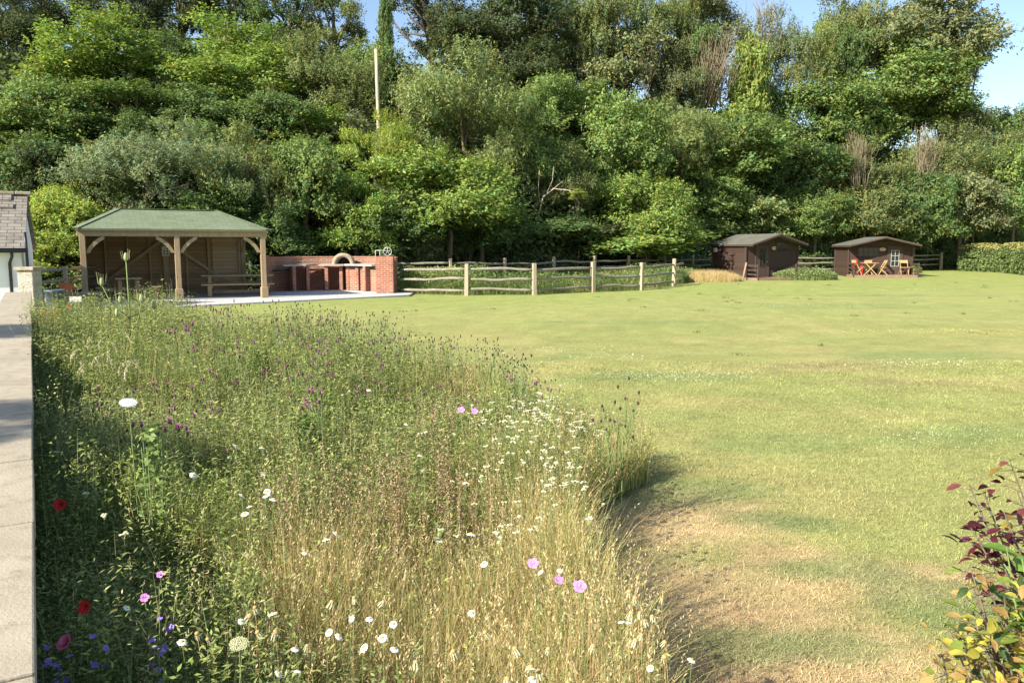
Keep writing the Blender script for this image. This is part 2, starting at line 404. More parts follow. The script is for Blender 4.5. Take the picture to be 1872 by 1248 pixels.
# local x to the right along the front, y to the back; front right corner at 0,0
W_, D_ = 7.0, 4.6; ez, rz_ = 1.86, 3.3
mb = MB(); mb.box(-W_/2, D_/2, .92, W_, D_, 1.84)
mb.add([(0,0,1.84),(0,D_,1.84),(0,D_/2,rz_-.12),(-W_,0,1.84),(-W_,D_,1.84),(-W_,D_/2,rz_-.12)], [(0,1,2),(3,5,4),(0,2,5,3),(1,4,5,2)])
mb.build('wall', M_white, ct)
mb = MB(); o_ = .12; th = .05
def slope(mb, x0, x1, y0, z0, y1, z1, th):
    mb.add([(x0,y0,z0),(x1,y0,z0),(x1,y1,z1),(x0,y1,z1),(x0,y0,z0-th),(x1,y0,z0-th),(x1,y1,z1-th),(x0,y1,z1-th)],
           [(0,1,2,3),(7,6,5,4),(0,4,5,1),(1,5,6,2),(2,6,7,3),(3,7,4,0)])
slope(mb, -W_-.1, .10, -.18, ez-.06, D_/2, rz_, th); slope(mb, .10, -W_-.1, D_+.18, ez-.06, D_/2, rz_, th)
rf = mb.build('roof', M_slate, ct)
mb = MB(); rr = random.Random(5); x = -W_
while x < .08:
    mb.box(x+.2, D_/2, rz_+.03+rr.uniform(-.008,.008), .39, .26, .09, M=Matrix.Rotation(rr.uniform(-.03,.03),4,'Y')); x += .4
mb.build('ridge_tile', M_cope, rf, .02)
# raised slate courses near the ridge (repairs)
mb = MB()
for k,(xx0,xx1,t_) in enumerate(((-1.6,-.28,.86),(-1.6,-.22,.70))):
    y_ = -.18+(D_/2+.18)*t_; z_ = ez-.06+(rz_-ez+.06)*t_
    slope(mb, xx0, xx1, y_, z_+.05, y_+.22, z_+.05+.14, .04)
mb.build('lead_flashing', M_slate, rf)
MB().tube([(-W_,-.24,ez-.12),(.12,-.24,ez-.12)], .06, 10).build('gutter', M_black, ct)
MB().tube([(-.20,-.24,ez-.12),(-.20,-.22,ez-.28),(-.27,-.07,ez-.45),(-.27,-.07,.05)], .04, 10).build('downpipe', M_black, ct)
mb = MB(); mb.tube([(.12,-.2,ez+.35),(.13,-.22,ez-.1),(.12,-.1,1.3),(.14,.02,1.18)], .035, 8); mb.build('corner_bracket', M_black, ct)
mb = MB(); mb.prism([(.0,-.02),(.02,-.02),(.02,.5),(0,.5)], 0, 1.8); mb.build('quoin', M_stone, ct)

# ------------------------------------------------------------------ rail fences
frs = random.Random(11)
def rail_mesh(mb, p0, p1, r, rs):
    n = 9; pts = []; rad = []
    ph = rs.uniform(0,6); am = rs.uniform(.015,.035)
    for k in range(n):
        t_ = k/(n-1); p = Vector(p0).lerp(Vector(p1), t_)
        p.z += math.sin(ph+t_*rs.uniform(5,7))*am*math.sin(PI*t_)*1.0+rs.uniform(-.006,.006); pts.append(p)
        rad.append(r*rs.uniform(.8,1.1)*(1 if 0<k<n-1 else .6))
    mb.tube(pts, rad, 7, sx=.6)
def rail_fence(name, label, posts, heights=(.33,.72,1.02), ph=1.16, pw=.12, first=0, skip=(), pmat=None):
    P = [Vector((p[0],p[1],gz(p[0],p[1]))) for p in posts]
    f = thing(name, label, 'fence', P[0])
    for i, p in enumerate(P):
        if i in skip: continue
        h = ph*frs.uniform(.96,1.05); wv = pw*frs.uniform(.92,1.1); q = p-P[0]
        d = (P[min(i+1,len(P)-1)]-P[max(i-1,0)]); a = math.atan2(d.y,d.x)
        mb = MB(); lx, ly = frs.uniform(-.02,.02), frs.uniform(-.02,.02)
        vs = [Vector((sx*wv/2*(1-.12*t_)+lx*t_, sy*wv/2*(1-.12*t_)+ly*t_, -.25 if t_==0 else h)) for t_ in (0,1) for sy in (-1,1) for sx in (-1,1)]
        Mt = Matrix.Translation(q) @ Matrix.Rotation(a,4,'Z')
        mb.add([Mt@v for v in vs], [(0,2,3,1),(4,5,7,6),(0,1,5,4),(2,6,7,3),(0,4,6,2),(1,3,7,5)])
        mb.build('post', pmat or M_post, f, .012)
    for i in range(len(P)-1):
        for h in heights:
            a_ = P[i]-P[0]+Vector((0,0,h+frs.uniform(-.04,.04))); b_ = P[i+1]-P[0]+Vector((0,0,h+frs.uniform(-.04,.04)))
            mb = MB(); rail_mesh(mb, a_, b_, .055, frs); mb.build('rail', M_rail, f)
    return f
g2 = lambda a,b: tuple(gp(a,b).to_2d())
rail_fence('rail_fence', 'silvery three rail split chestnut fence with five pale posts beside the brick barbecue', [(-4.35,30.9), g2(853,539.5), g2(977,539), g2(1084,534), g2(1172,530.5), g2(1232,524), (8.3,38.2)], (.22,.62,.98), skip=(0,6), ph=1.2, pw=.155)
rail_fence('rail_fence', 'grey rail fence along the foot of the wood behind the front enclosure', [(-9.5,35.2),(-6.2,35.6),(-2.8,36),(-.35,37.6),(2.1,39.4),(4.3,41.2),(6.4,43.4),(8.9,46.0),(11.0,48.2),(14.2,50.4),(17.4,52.4),(21.9,53.2)], (.32,.72,1.05), ph=1.28, pw=.145)
rail_fence('rail_fence', 'pale rail fence running from the right hut to the clipped hedge', [(22.2,53.4),(25.8,56.2),(29.4,58.8),(33.2,61.2)], (.45,.85,1.15), ph=1.3, pw=.17)
rail_fence('rail_fence', 'short run of bare split rails between the cottage pier and the shelter', [(-12.9,21.3),(-13.9,24.6),(-15.4,29.6)], (.5,.85,1.15), skip=(0,), ph=1.2)
rail_fence('rail_fence', 'split rails seen through the open side behind the shelter table', [(-13.6,32.9),(-11.2,33.8),(-8.8,34.9)], (.35,.72,1.05), ph=1.2)

# ------------------------------------------------------------------ open timber shelter
PW, PD, EZ = 5.6, 4.2, 2.28
pv = thing('timber_shelter', 'open fronted oak shelter with green shingle hipped roof and curved braces', 'shelter', (-13.75,25.4,.035), A28)
def post(x, y, s=.17):
    mb = MB(); mb.box(x,y,EZ/2-.05,s,s,EZ-.1); p = mb.build('post', M_oak, pv, .012)
    MB().box(x,y,.19,s+.07,s+.07,.38).build('post_base', M_oak, p, .02)
for x_, y_ in ((0,0),(PW/2,0),(PW,0),(PW,PD),(0,PD)): post(x_, y_)
for p0, p1 in (((-.15,0),(PW+.15,0)),((-.15,PD),(PW+.15,PD)),((0,.1),(0,PD-.1)),((PW,.1),(PW,PD-.1))):
    MB().beam((*p0,EZ-.05),(*p1,EZ-.05),.13,.20).build('wall_plate', M_oak, pv, .01)
def brace(x0, y0, dx, dy, s=.56):
    mb = MB(); n = 9; inn = []; out = []
    for k in range(n):
        a = PI/2*k/(n-1)
        # curve bowing towards the corner: from post (0,-s) to plate (s,0)
        cx, cz = s*(1-math.cos(a)), -s*(1-math.sin(a))
        lx_, lz_ = s*(k/(n-1)), -s*(1-k/(n-1)); cx = cx*.55+lx_*.45; cz = cz*.55+lz_*.45
        nx_, nz_ = math.cos(a), -math.sin(a)
        out.append((cx, cz)); inn.append((cx+nx_*.115, cz+nz_*.115))
    z0 = EZ-.13; q = .035; vs = []
    for side in (-q, q):
        for arr in (out, inn):
            for (a_, b_) in arr: vs.append((x0+dx*(a_+.08)+(side if dy else 0), y0+dy*(a_+.08)+(side if dx else 0), z0+b_))
    fs = []
    for k in range(n-1):
        fs += [(k,k+1,n+k+1,n+k), (2*n+k,3*n+k,3*n+k+1,2*n+k+1), (k,2*n+k,2*n+k+1,k+1), (n+k,n+k+1,3*n+k+1,3*n+k)]
    fs += [(0,n,3*n,2*n),(n-1,3*n-1,4*n-1,2*n-1)]
    mb.add(vs, fs); mb.build('curved_brace', M_oak, pv)
brace(0,0,1,0); brace(PW/2,0,-1,0); brace(PW/2,0,1,0); brace(PW,0,-1,0); brace(PW,0,0,1); brace(PW,PD,0,-1); brace(0,0,0,1)
# boarded back and left walls with studs and diagonal braces on the inside
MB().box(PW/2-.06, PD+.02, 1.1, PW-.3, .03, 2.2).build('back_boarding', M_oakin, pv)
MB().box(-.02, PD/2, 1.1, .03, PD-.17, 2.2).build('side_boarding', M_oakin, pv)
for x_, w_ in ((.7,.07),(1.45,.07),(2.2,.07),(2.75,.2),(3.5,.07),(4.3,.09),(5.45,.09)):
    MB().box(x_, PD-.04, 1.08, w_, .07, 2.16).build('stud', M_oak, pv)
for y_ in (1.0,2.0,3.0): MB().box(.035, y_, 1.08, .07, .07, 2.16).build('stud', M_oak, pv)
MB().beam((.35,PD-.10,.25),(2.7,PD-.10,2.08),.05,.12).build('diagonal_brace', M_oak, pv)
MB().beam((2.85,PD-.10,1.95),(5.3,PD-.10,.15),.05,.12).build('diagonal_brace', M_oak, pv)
MB().box(4.97, PD-.012, 1.1, 1.05, .03, 2.19).build('lit_boarding', boards('lit_board', (.36,.25,.15), (.45,.32,.20), .15, dark=.5), pv)  # paler boards paint in the lit end of the back wall
# hip roof
OV = .17; z0 = EZ+.10; z1 = 3.10; yc = PD/2; xa, xb = 1.15, 4.35
e = [(-OV,-OV,z0),(PW+OV,-OV,z0),(PW+OV,PD+OV,z0),(-OV,PD+OV,z0)]; r_ = [(xa,yc,z1),(xb,yc,z1)]
mb = MB(); t_ = .045
up = e+r_; lo = [(x_,y_,z_-t_) for x_,y_,z_ in up]
mb.add(up+lo, [(0,1,5,4),(1,2,5),(2,3,4,5),(3,0,4),(6,10,11,7),(7,11,8),(8,11,10,9),(9,10,6),(0,6,7,1),(1,7,8,2),(2,8,9,3),(3,9,6,0)])
rf = mb.build('roof', M_shingle, pv)
mb = MB()
for a_, b_ in ((0,4),(1,5),(2,5),(3,4),(4,5)):
    mb.beam(Vector(up[a_])+Vector((0,0,.012)), Vector(up[b_])+Vector((0,0,.012)), .2, .016)
mb.build('ridge_shingle', M_shingle, rf)
for a_, b_ in ((0,1),(1,2),(2,3),(3,0)):
    d_ = Vector((PW/2,PD/2,0)); p0 = Vector(e[a_]); p1 = Vector(e[b_]); p0 += (d_-p0).normalized()*.05; p1 += (d_-p1).normalized()*.05; p0.z = p1.z = z0-.055
    MB().beam(p0, p1, .02, .05).build('fascia', M_oak, pv)
for k in range(11):
    x_ = .0+k*PW/10
    mb = MB(); mb.beam((x_,-OV+.1,z0-.075),(min(max(x_,xa),xb) if False else x_,yc*.92,z0-.075+(z1-z0)*(.92*yc+OV-.1)/(yc+OV)*min(1,max(.12,min((x_+OV)/(xa+OV),(PW+OV-x_)/(PW+OV-xb))))),.05,.09)
    mb.build('rafter', M_oak, pv)
# notice on the back wall
nv = Vector((2.75, PD-.085, 1.62))
nb = pv.matrix_basis.copy(); pv_m = Matrix.Translation(pv.location) @ Matrix.Rotation(A28,4,'Z')
nt_ = thing('notice', 'small white paper notice with grey drawings pinned to the broad stud inside the shelter', 'notice', pv_m @ nv, A28)
MB().box(0,0,0,.26,.012,.36).build('sheet', M_paper, nt_)
mb = MB()
for i in (0,1):
    for k in (-1,0,1):
        if i == 0 and k == 1: continue
        mb.box(-.05+i*.11, -.009, k*.1, .05, .004, .045); mb.box(-.05+i*.11+.02, -.009, k*.1-.035, .02, .004, .02)
mb.build('print', M_charcoal, nt_)

# ------------------------------------------------------------------ picnic tables
def picnic(loc, rz, L, label, mat):
    t_ = thing('picnic_table', label, 'picnic table', loc, rz, 'timber picnic tables under the shelter')
    mb = MB()
    for k in range(5): mb.box(0,-.32+k*.16,.735,L,.15,.05)
    mb.build('tabletop', mat, t_, .006)
    for s in (-1,1):
        mb = MB()
        for k in (0,1): mb.box(0, s*(.76+k*.16), .44, L, .15, .05)
        mb.build('bench_seat', mat, t_, .006)
    for s in (-1,1):
        x_ = s*(L/2-.28)
        for y_ in (-.26,.26): MB().box(x_, y_, .355, .12, .12, .71).build('leg', mat, t_, .006)
        for y_ in (-.84,.84): MB().box(x_, y_, .2075, .14, .13, .415).build('leg', mat, t_, .006)
        MB().beam((x_+.085,-.92,.36),(x_+.085,.92,.36),.045,.10).build('cross_rail', mat, t_, .004)
    MB().beam((-L/2+.3,0,.14),(L/2-.3,0,.14),.05,.10).build('stretcher', mat, t_)
    return t_
picnic((-8.83-1.35,29.3,.04), A28-R(8), 2.5, 'long timber picnic table seen side on between the middle and right posts of the shelter', M_oak)
picnic((-13.2,27.1,.04), R(118), 1.9, 'timber picnic table seen end on in the left bay of the shelter', M_oak)

# ------------------------------------------------------------------ brick barbecue
bb = thing('brick_barbecue', 'curved red brick barbecue bay with stone counters and a tall end pier', 'barbecue', (-7,31.5,.035))
O = Vector((-7,31.5,0))
WP = [(-9.78,31.0),(-9.65,32.0),(-9.1,32.85),(-8.1,33.35),(-6.95,33.5),(-5.9,33.2),(-5.1,32.6),(-4.72,31.8),(-4.66,31.1)]
def wallstrip(pts, th, z0, z1):
    P = [Vector(p) for p in pts]; n = len(P); L_ = []; Rr = []; vs = []; s = 0; us = [0]
    for i in range(n):
        d = (P[min(i+1,n-1)]-P[max(i-1,0)]).normalized(); nn = Vector((-d.y,d.x)); L_.append(P[i]+nn*th/2); Rr.append(P[i]-nn*th/2)
    mb = MB()
    for i in range(n-1):
        q = [L_[i],L_[i+1],Rr[i+1],Rr[i]]
        vs = [(a.x-O.x,a.y-O.y,z) for z in (z0,z1) for a in q]
        mb.add(vs, [(3,2,1,0),(4,5,6,7),(0,1,5,4),(1,2,6,5),(2,3,7,6),(3,0,4,7)][:6] if True else [])
    return mb
smooth_wp = []
for i in range(len(WP)-1):
    a_ = Vector(WP[i]); b_ = Vector(WP[i+1]); p_ = Vector(WP[max(i-1,0)]); n_ = Vector(WP[min(i+2,len(WP)-1)])
    for k in range(3):
        u_ = k/3; smooth_wp.append(.5*((2*a_)+(b_-p_)*u_+(2*p_-5*a_+4*b_-n_)*u_*u_+(3*a_-p_-3*b_+n_)*u_**3))
smooth_wp.append(Vector(WP[-1]))
wb = wallstrip(smooth_wp, .22, 0, 1.34).build('back_wall', M_brick, bb)
wallstrip(smooth_wp, .25, 1.34, 1.39).build('soldier_course', M_brick, wb)
def pier_(cx, cy, w_, d_, h, rz=0):
    MB().box(cx-O.x, cy-O.y, h/2, w_, d_, h, rz).build('pier', M_brick, bb, .004)
pier_(-4.93,30.72,.66,.45,1.42,R(3)); pier_(-9.62,30.92,.24,.5,1.46,R(20))
for cx, cy, dd, a in ((-8.92,32.1,.9,25),(-8.42,32.5,.9,18),(-7.68,32.85,.9,8),(-7.08,33.0,.85,3),(-6.74,32.95,.85,-5),(-6.2,32.7,.9,-18),(-5.72,32.2,.9,-32)):
    pier_(cx, cy, .13, dd, 1.0, R(a))
def slab_(poly, z, th, name='counter', mat=M_slab, par=bb):
    return MB().prism([(a-O.x,b-O.y) for a,b in poly], z, z+th+.012).build(name, mat, par, .008)
slab_([(-9.14,31.6),(-8.32,31.95),(-8.2,33.1),(-9.15,32.6)], 1.003, .06)
slab_([(-7.9,32.3),(-6.9,32.4),(-6.85,33.33),(-7.95,33.22)], 1.003, .06)
slab_([(-6.88,32.38),(-6.1,32.0),(-5.6,31.5),(-4.95,31.85),(-5.25,32.45),(-5.95,33.0),(-6.84,33.33)], 1.01, .065)
for poly_, z_ in (([(-9.5,31.3),(-9.05,31.6),(-9.1,32.55),(-9.45,31.95)],.82), ([(-8.3,32.1),(-7.8,32.35),(-7.85,33.2),(-8.25,33.0)],.82), ([(-5.5,31.25),(-5.0,31.2),(-4.95,31.75),(-5.3,31.7)],.92)):
    g_ = slab_(poly_, z_, .04, 'grill_tray', M_charcoal)
# infill panels under the counters
MB().beam(Vector((-6.72,32.6,.49))-O+Vector((0,0,0)), Vector((-6.22,32.35,.49))-O, .1, .97).build('infill_panel', M_brick, bb)
MB().beam(Vector((-6.16,32.3,.49))-O, Vector((-5.78,31.95,.49))-O, .1, .97).build('infill_panel', M_brick, bb)
MB().beam(Vector((-5.68,31.9,.44))-O, Vector((-5.2,31.6,.44))-O, .1, .87).build('infill_panel', M_brick, bb)
# arched oven
ov = thing('pizza_oven', 'pale clay arched oven mouth standing on the barbecue counter', 'oven', (-6.95,32.75,1.10))
mb = MB(); n = 18
def arch(r, y): return [(r*math.cos(PI*k/n), y, r*1.02*math.sin(PI*k/n)) for k in range(n+1)]
a0 = arch(.46,-.22); a1 = arch(.30,-.22); a2 = arch(.44,.15); a3 = arch(.28,.30)
vs = a0+a1+a2+a3; m_ = n+1; fs = []
for k in range(n):
    fs += [(k,m_+k,m_+k+1,k+1),(k,k+1,2*m_+k+1,2*m_+k),(m_+k,3*m_+k,3*m_+k+1,m_+k+1)]
mb.add(vs, fs, True)
mb.add([(0,0,0)],[])
dm = []
for j in range(7):
    a_ = j/6*PI/2
    dm += [(.44*math.cos(a_)*math.cos(PI*k/n), .15+.42*math.sin(a_), .45*math.cos(a_)*math.sin(PI*k/n)) for k in range(n+1)]
fs = [(j*m_+k, (j+1)*m_+k, (j+1)*m_+k+1, j*m_+k+1) for j in range(6) for k in range(n)]
mb.add(dm, fs, True); mb.build('vault', M_oven, ov)
MB().box(0,.26,.14,.58,.02,.28).build('oven_chamber', M_charcoal, ov)
MB().box(0,.02,-.03,1.0,.66,.05).build('hearth_slab', M_oven, ov, .008)
# winding wheel
ww = thing('grill_winder', 'steel hand wheel and frame for raising the grill beside the tall brick pier', 'winder', (-5.22,31.0,0.9))
MB().tube([(-.12,0,.02),(-.12,0,.78),(.30,0,.78)], .022, 8).build('frame', M_steel, ww)
MB().tube([(.05,.02,.35),(.05,.02,.78)], .012, 6).build('chain', M_steel, ww)
mb = MB(); rr_ = .16
mb.tube([(.36+rr_*math.cos(a), -.06, .74+rr_*math.sin(a)) for a in np.linspace(0,2*PI,25)], .013, 6)
wh = mb.build('wheel_rim', M_steel, ww)
mb = MB()
for k in range(5): a = k*2*PI/5+.3; mb.tube([(.36,-.06,.74),(.36+rr_*math.cos(a),-.06,.74+rr_*math.sin(a))], .009, 5)
mb.tube([(.36,-.08,.74),(.36,.05,.74)], .022, 8); mb.build('spoke', M_steel, ww)

# ------------------------------------------------------------------ huts
def hut(loc, phi, W, D, label, sign_s, sign_z, door_s, door_pane, win_s, win_w, win_z, win_h, pz, ez, pk, porch=1.15, front_rails=(), oh=.12, rp=.72):
    h = thing('timber_hut', label, 'hut', loc, phi)
    fl = .14
    mb = MB()
    vs = [(0,0,0),(W,0,0),(W,D,0),(0,D,0),(0,0,ez),(W,0,ez),(W,D,ez),(0,D,ez),(W/2,0,pk),(W/2,D,pk)]
    mb.add(vs, [(0,1,5,8,4),(2,3,7,9,6),(1,2,6,5),(3,0,4,7),(4,8,9,7),(8,5,6,9)]); mb.build('wall', M_hut, h)
    for x_ in (-.02,W+.02):
        for y_ in (0,D): MB().box(x_, y_-.0, ez/2, .06, .10, ez-.02).build('corner_board', M_hutpl, h)
    MB().box(W/2-.02, -porch/2, fl/2, W+.1, porch, fl).build('porch_deck', M_deck, h, .005)
    sl = (pk-ez)/(W/2); mb = MB(); th = .07
    yb, yf = D+.15, -rp
    for s in (0,1):
        xe, xr = (-oh, W/2) if s == 0 else (W+oh, W/2)
        ze = ez-oh*sl+.08; zr = pk+.08
        v8 = [(xe,yf,ze),(xr,yf,zr),(xr,yb,zr),(xe,yb,ze)]; v8 += [(a,b_,c_-th) for a,b_,c_ in v8]
        f_ = [(0,1,2,3),(7,6,5,4),(0,4,5,1),(1,5,6,2),(2,6,7,3),(3,7,4,0)]
        if s == 1: f_ = [tuple(reversed(q)) for q in f_]
        mb.add(v8, f_)
    rf = mb.build('roof', M_felt, h)
    for s in (0,1):
        xe = -oh if s == 0 else W+oh
        mb = MB(); mb.beam((xe, yf-.015, ez-oh*sl+.02), (W/2, yf-.015, pk+.02), .025, .085); mb.build('bargeboard', M_hutpl, rf)
        MB().box(xe, (yb+yf)/2, ez-oh*sl+.0, .03, yb-yf, .10).build('eaves_board', M_hutpl, rf)
    # door
    d = MB().box(door_s, -.012, fl+.86, .78, .05, 1.72).build('door', M_hutpl, h)
    for x_ in (-.42,.42): MB().box(door_s+x_, -.02, fl+.87, .07, .07, 1.76).build('door_frame', M_hutpl, d)
    pw_, ph_, pzc = door_pane
    MB().box(door_s, -.042, pzc, pw_, .012, ph_).build('pane', M_glass, d)
    fm = M_frame if door_pane[0] > .4 else M_hutpl
    mb = MB()
    for x_ in (-pw_/2,0,pw_/2): mb.box(door_s+x_, -.052, pzc, .026, .014, ph_)
    for k in range(4): mb.box(door_s, -.0535, pzc-ph_/2+k*ph_/3, pw_+.03, .012, .026)
    mb.build('glazing_bar', fm, d)
    MB().tube([(door_s+.33,-.05,fl+.85),(door_s+.33,-.09,fl+.85),(door_s+.22,-.09,fl+.85)], .012, 6).build('handle', M_steel, d)
    # window
    f_ = MB().box(win_s, -.012, win_z, win_w+.12, .05, win_h+.12).build('window', M_hutpl, h)
    MB().box(win_s, -.042, win_z, win_w, .012, win_h).build('pane', M_glass, f_)
    mb = MB(); nb_ = 4
    for k in range(nb_+1): mb.box(win_s-win_w/2+k*win_w/nb_, -.052, win_z, .03, .012, win_h)
    for k in range(3): mb.box(win_s, -.0535, win_z-win_h/2+k*win_h/2, win_w+.03, .01, .03)
    mb.build('glazing_bar', M_hutpl, f_)
    # oval name plate
    mb = MB(); n = 24
    for y_, r_ in ((-.012,1),(-.035,1)): pass
    mb.add([(sign_s+.19*math.cos(2*PI*k/n)*r_, y_, sign_z+.10*math.sin(2*PI*k/n)*r_) for y_, r_ in ((-.005,1),(-.03,1)) for k in range(n)],
           [tuple(range(n-1,-1,-1)), tuple(range(n,2*n))]+[(k,(k+1)%n,n+(k+1)%n,n+k) for k in range(n)])
    sg = mb.build('name_plate', M_sign, h)
    mb = MB(); rs = random.Random(int(sign_s*100)); pts = []
    for k in range(14): pts.append((sign_s-.10+k*.0155, -.034, sign_z+.018*math.sin(k*2.1+rs.random())))
    mb.tube(pts, .006, 5); mb.build('lettering', M_ink, sg)
    # porch rails
    def rl(p0, p1, nr=4, top=.82):
        p0 = Vector(p0); p1 = Vector(p1)
        for q in (p0, p1): MB().box(q.x, q.y, (top+.05)/2, .085, .085, top+.05).build('railing_post', M_hutpl, h, .004)
        for k in range(nr):
            z_ = top-.03-k*(top-.12)/max(nr-1,1); MB().beam((p0.x,p0.y,z_),(p1.x,p1.y,z_),.04,.09).build('railing_rail', M_hutpl, h)
    rl((-.02,-.08,0),(-.02,-porch+.04,0)); rl((W-.02,-.08,0),(W-.02,-porch+.04,0))
    for a_, b_ in front_rails: rl((a_,-porch+.04,0),(b_,-porch+.04,0), 3)
    return h
h1l = Vector((12.7,43.0,0)); h1l.z = gz(12.7,43.0); A20 = R(20)
h1 = hut(h1l, A20, 3.4, 3.1, 'dark brown timber hut nearer the fence with long side wall in sun and shaded porch', 1.85, 1.72, 1.05, (.36,1.0,1.22), 2.38, .8, 1.76, .5, 0, 1.91, 2.43, front_rails=((2.45,3.36),))
MB().box(-.09, 2.75, 1.62, .14, .22, .24).build('meter_box', M_frame, h1, .005)
h2l = Vector((20.57,48.4,0)); h2l.z = gz(20.57,48.4)
h2 = hut(h2l, R(-7), 3.66, 2.9, 'dark brown timber hut nearer the hedge with folding chairs on its sunny porch', 1.95, 1.66, 2.68, (.44,.95,1.12), 1.12, 1.15, 1.5, .5, 0, 1.90, 2.34, porch=1.25, oh=.2, rp=.95)
pk_ = thing('prop_post', 'brown plank leaning on the near corner of the hut nearer the fence', 'plank', h1l+Vector((-.02,-.55,0)))
MB().beam((-.28,.0,0),(0,.35,.95),.09,.05).build('plank', M_deck, pk_)
def on_hut2(x, y, z=.14):
    c_, s_ = math.cos(R(-7)), math.sin(R(-7)); return h2l+Vector((x*c_-y*s_, x*s_+y*c_, z))
def fold_chair(loc, rz, label, mat=M_teak):
    ch = thing('folding_chair', label, 'chair', loc, rz, 'folding chairs on the hut porch')
    mb = MB()
    for k in range(4): mb.box(0, -.16+k*.11, .445, .42, .095, .022)
    mb.build('seat', mat, ch)
    for s in (-1,1):
        MB().beam((s*.21,-.22,0),(s*.21,.24,.88),.022,.045).build('leg', mat, ch)
        MB().beam((s*.235,.28,0),(s*.235,-.20,.44),.022,.045).build('leg', mat, ch)
    MB().beam((-.21,.215,.79),(.21,.215,.79),.02,.17).build('backrest', mat, ch)
    MB().beam((-.23,.16,.2),(.23,.16,.2),.03,.03).build('stretcher', mat, ch)
    return ch
fold_chair(on_hut2(.95,-.38), R(182), 'slatted wooden folding chair behind the porch table, back to the shaded window')
fold_chair(on_hut2(1.78,-.55), R(-100), 'slatted wooden folding chair between the porch table and the door')
fold_chair(on_hut2(3.1,-.45), R(-10), 'slatted wooden folding chair standing alone right of the hut door')
c4 = fold_chair(on_hut2(.28,-.78), R(95), 'folding chair with a bright red cover at the left end of the porch')
MB().box(0,-.23,.30,.46,.05,.50).build('seat_cover', M_red, c4, .01)
MB().box(0,.16,.70,.46,.05,.46, M=Matrix.Rotation(R(12),4,'X')).build('red_cover', M_red, c4, .01)
MB().box(0,-.0,.475,.44,.42,.03).build('cushion', M_red, c4, .01)
tb = thing('porch_table', 'small slatted wooden folding table among the chairs on the hut porch', 'table', on_hut2(.98,-.82), R(-7))
mb = MB()
for k in range(6): mb.box(0,-.27+k*.108,.71,.86,.095,.025)
mb.build('tabletop', M_teak, tb)
for s in (-1,1):
    MB().beam((-.36,s*.26,0),(.30,s*.26,.70),.03,.045).build('leg', M_teak, tb)
    MB().beam((.36,s*.29,0),(-.30,s*.29,.70),.03,.045).build('leg', M_teak, tb)
MB().beam((-.33,-.26,.05),(-.33,.26,.05),.03,.03).build('stretcher', M_teak, tb)
sb = thing('side_table', 'low wooden side table beside the lone chair at the right porch rail', 'table', on_hut2(3.48,-.4), R(-7))
MB().box(0,0,.45,.34,.4,.03).build('tabletop', M_deck, sb)
for a_, b_ in ((-1,-1),(1,-1),(1,1),(-1,1)): MB().box(a_*.14,b_*.16,.218,.035,.035,.436).build('leg', M_deck, sb)

# ------------------------------------------------------------------ odds by the shelter
tu = thing('water_tub', 'dark blue grey plastic water butt standing between the stone pier and the shelter', 'water butt', (-11.2,19.3,0))
MB().lathe([(0,0),(.17,0),(.20,.3),(.215,.74),(.235,.74),(.235,.79),(.205,.79),(.205,.72),(0,.70)], 28).build('barrel', M_tubpl, tu)
bn = thing('log_bench', 'split log bench by the rail fence left of the shelter', 'bench', (-12.95,22.9,.03), R(20))
mb = MB(); mb.tube([(-.95,0,.42),(-.3,.02,.44),(.4,0,.42),(.95,.01,.43)], [.06,.07,.065,.06], 9, sx=1.8); mb.build('seat', M_rail, bn)
for x_ in (-.7,.7): MB().tube([(x_,0,0),(x_,0,.36)], .13, 10).build('leg', M_rail, bn)
po = thing('terracotta_pot', 'square orange terracotta planter standing on the split log bench', 'planter', (-12.95,22.9,.03+.48), R(20))
mb = MB(); s0, s1, hh = .13, .17, .27
vs = [(x_*s,y_*s,z_) for s,z_ in ((s0,0),(s1,hh),(s1-.02,hh),(s1-.03,hh-.04)) for x_,y_ in ((-1,-1),(1,-1),(1,1),(-1,1))]
fs = [(3,2,1,0)]+[(j*4+k, j*4+(k+1)%4, j*4+4+(k+1)%4, j*4+4+k) for j in range(3) for k in range(4)]+[(12,13,14,15)]
mb.add(vs, fs); mb.build('pot', M_terra, po, .004)
# bare pole among the trees
bp0 = atY(692,222,43.0); bp1 = atY(690,90,43.0)
bp = thing('bare_pole', 'tall bare pale wooden pole rising out of the trees above the barbecue', 'pole', (bp0.x,bp0.y,float(gz(bp0.x,bp0.y))))
zz = bp.location.z
MB().tube([(0,0,-.3),(.02,0,(bp0.z-zz)*.5),(0,.0,bp0.z-zz),(-.03,0,(bp0.z+bp1.z)/2-zz),(-.06,0,bp1.z-zz)], [.12,.115,.105,.095,.08], 10).build('shaft', M_palebark, bp)

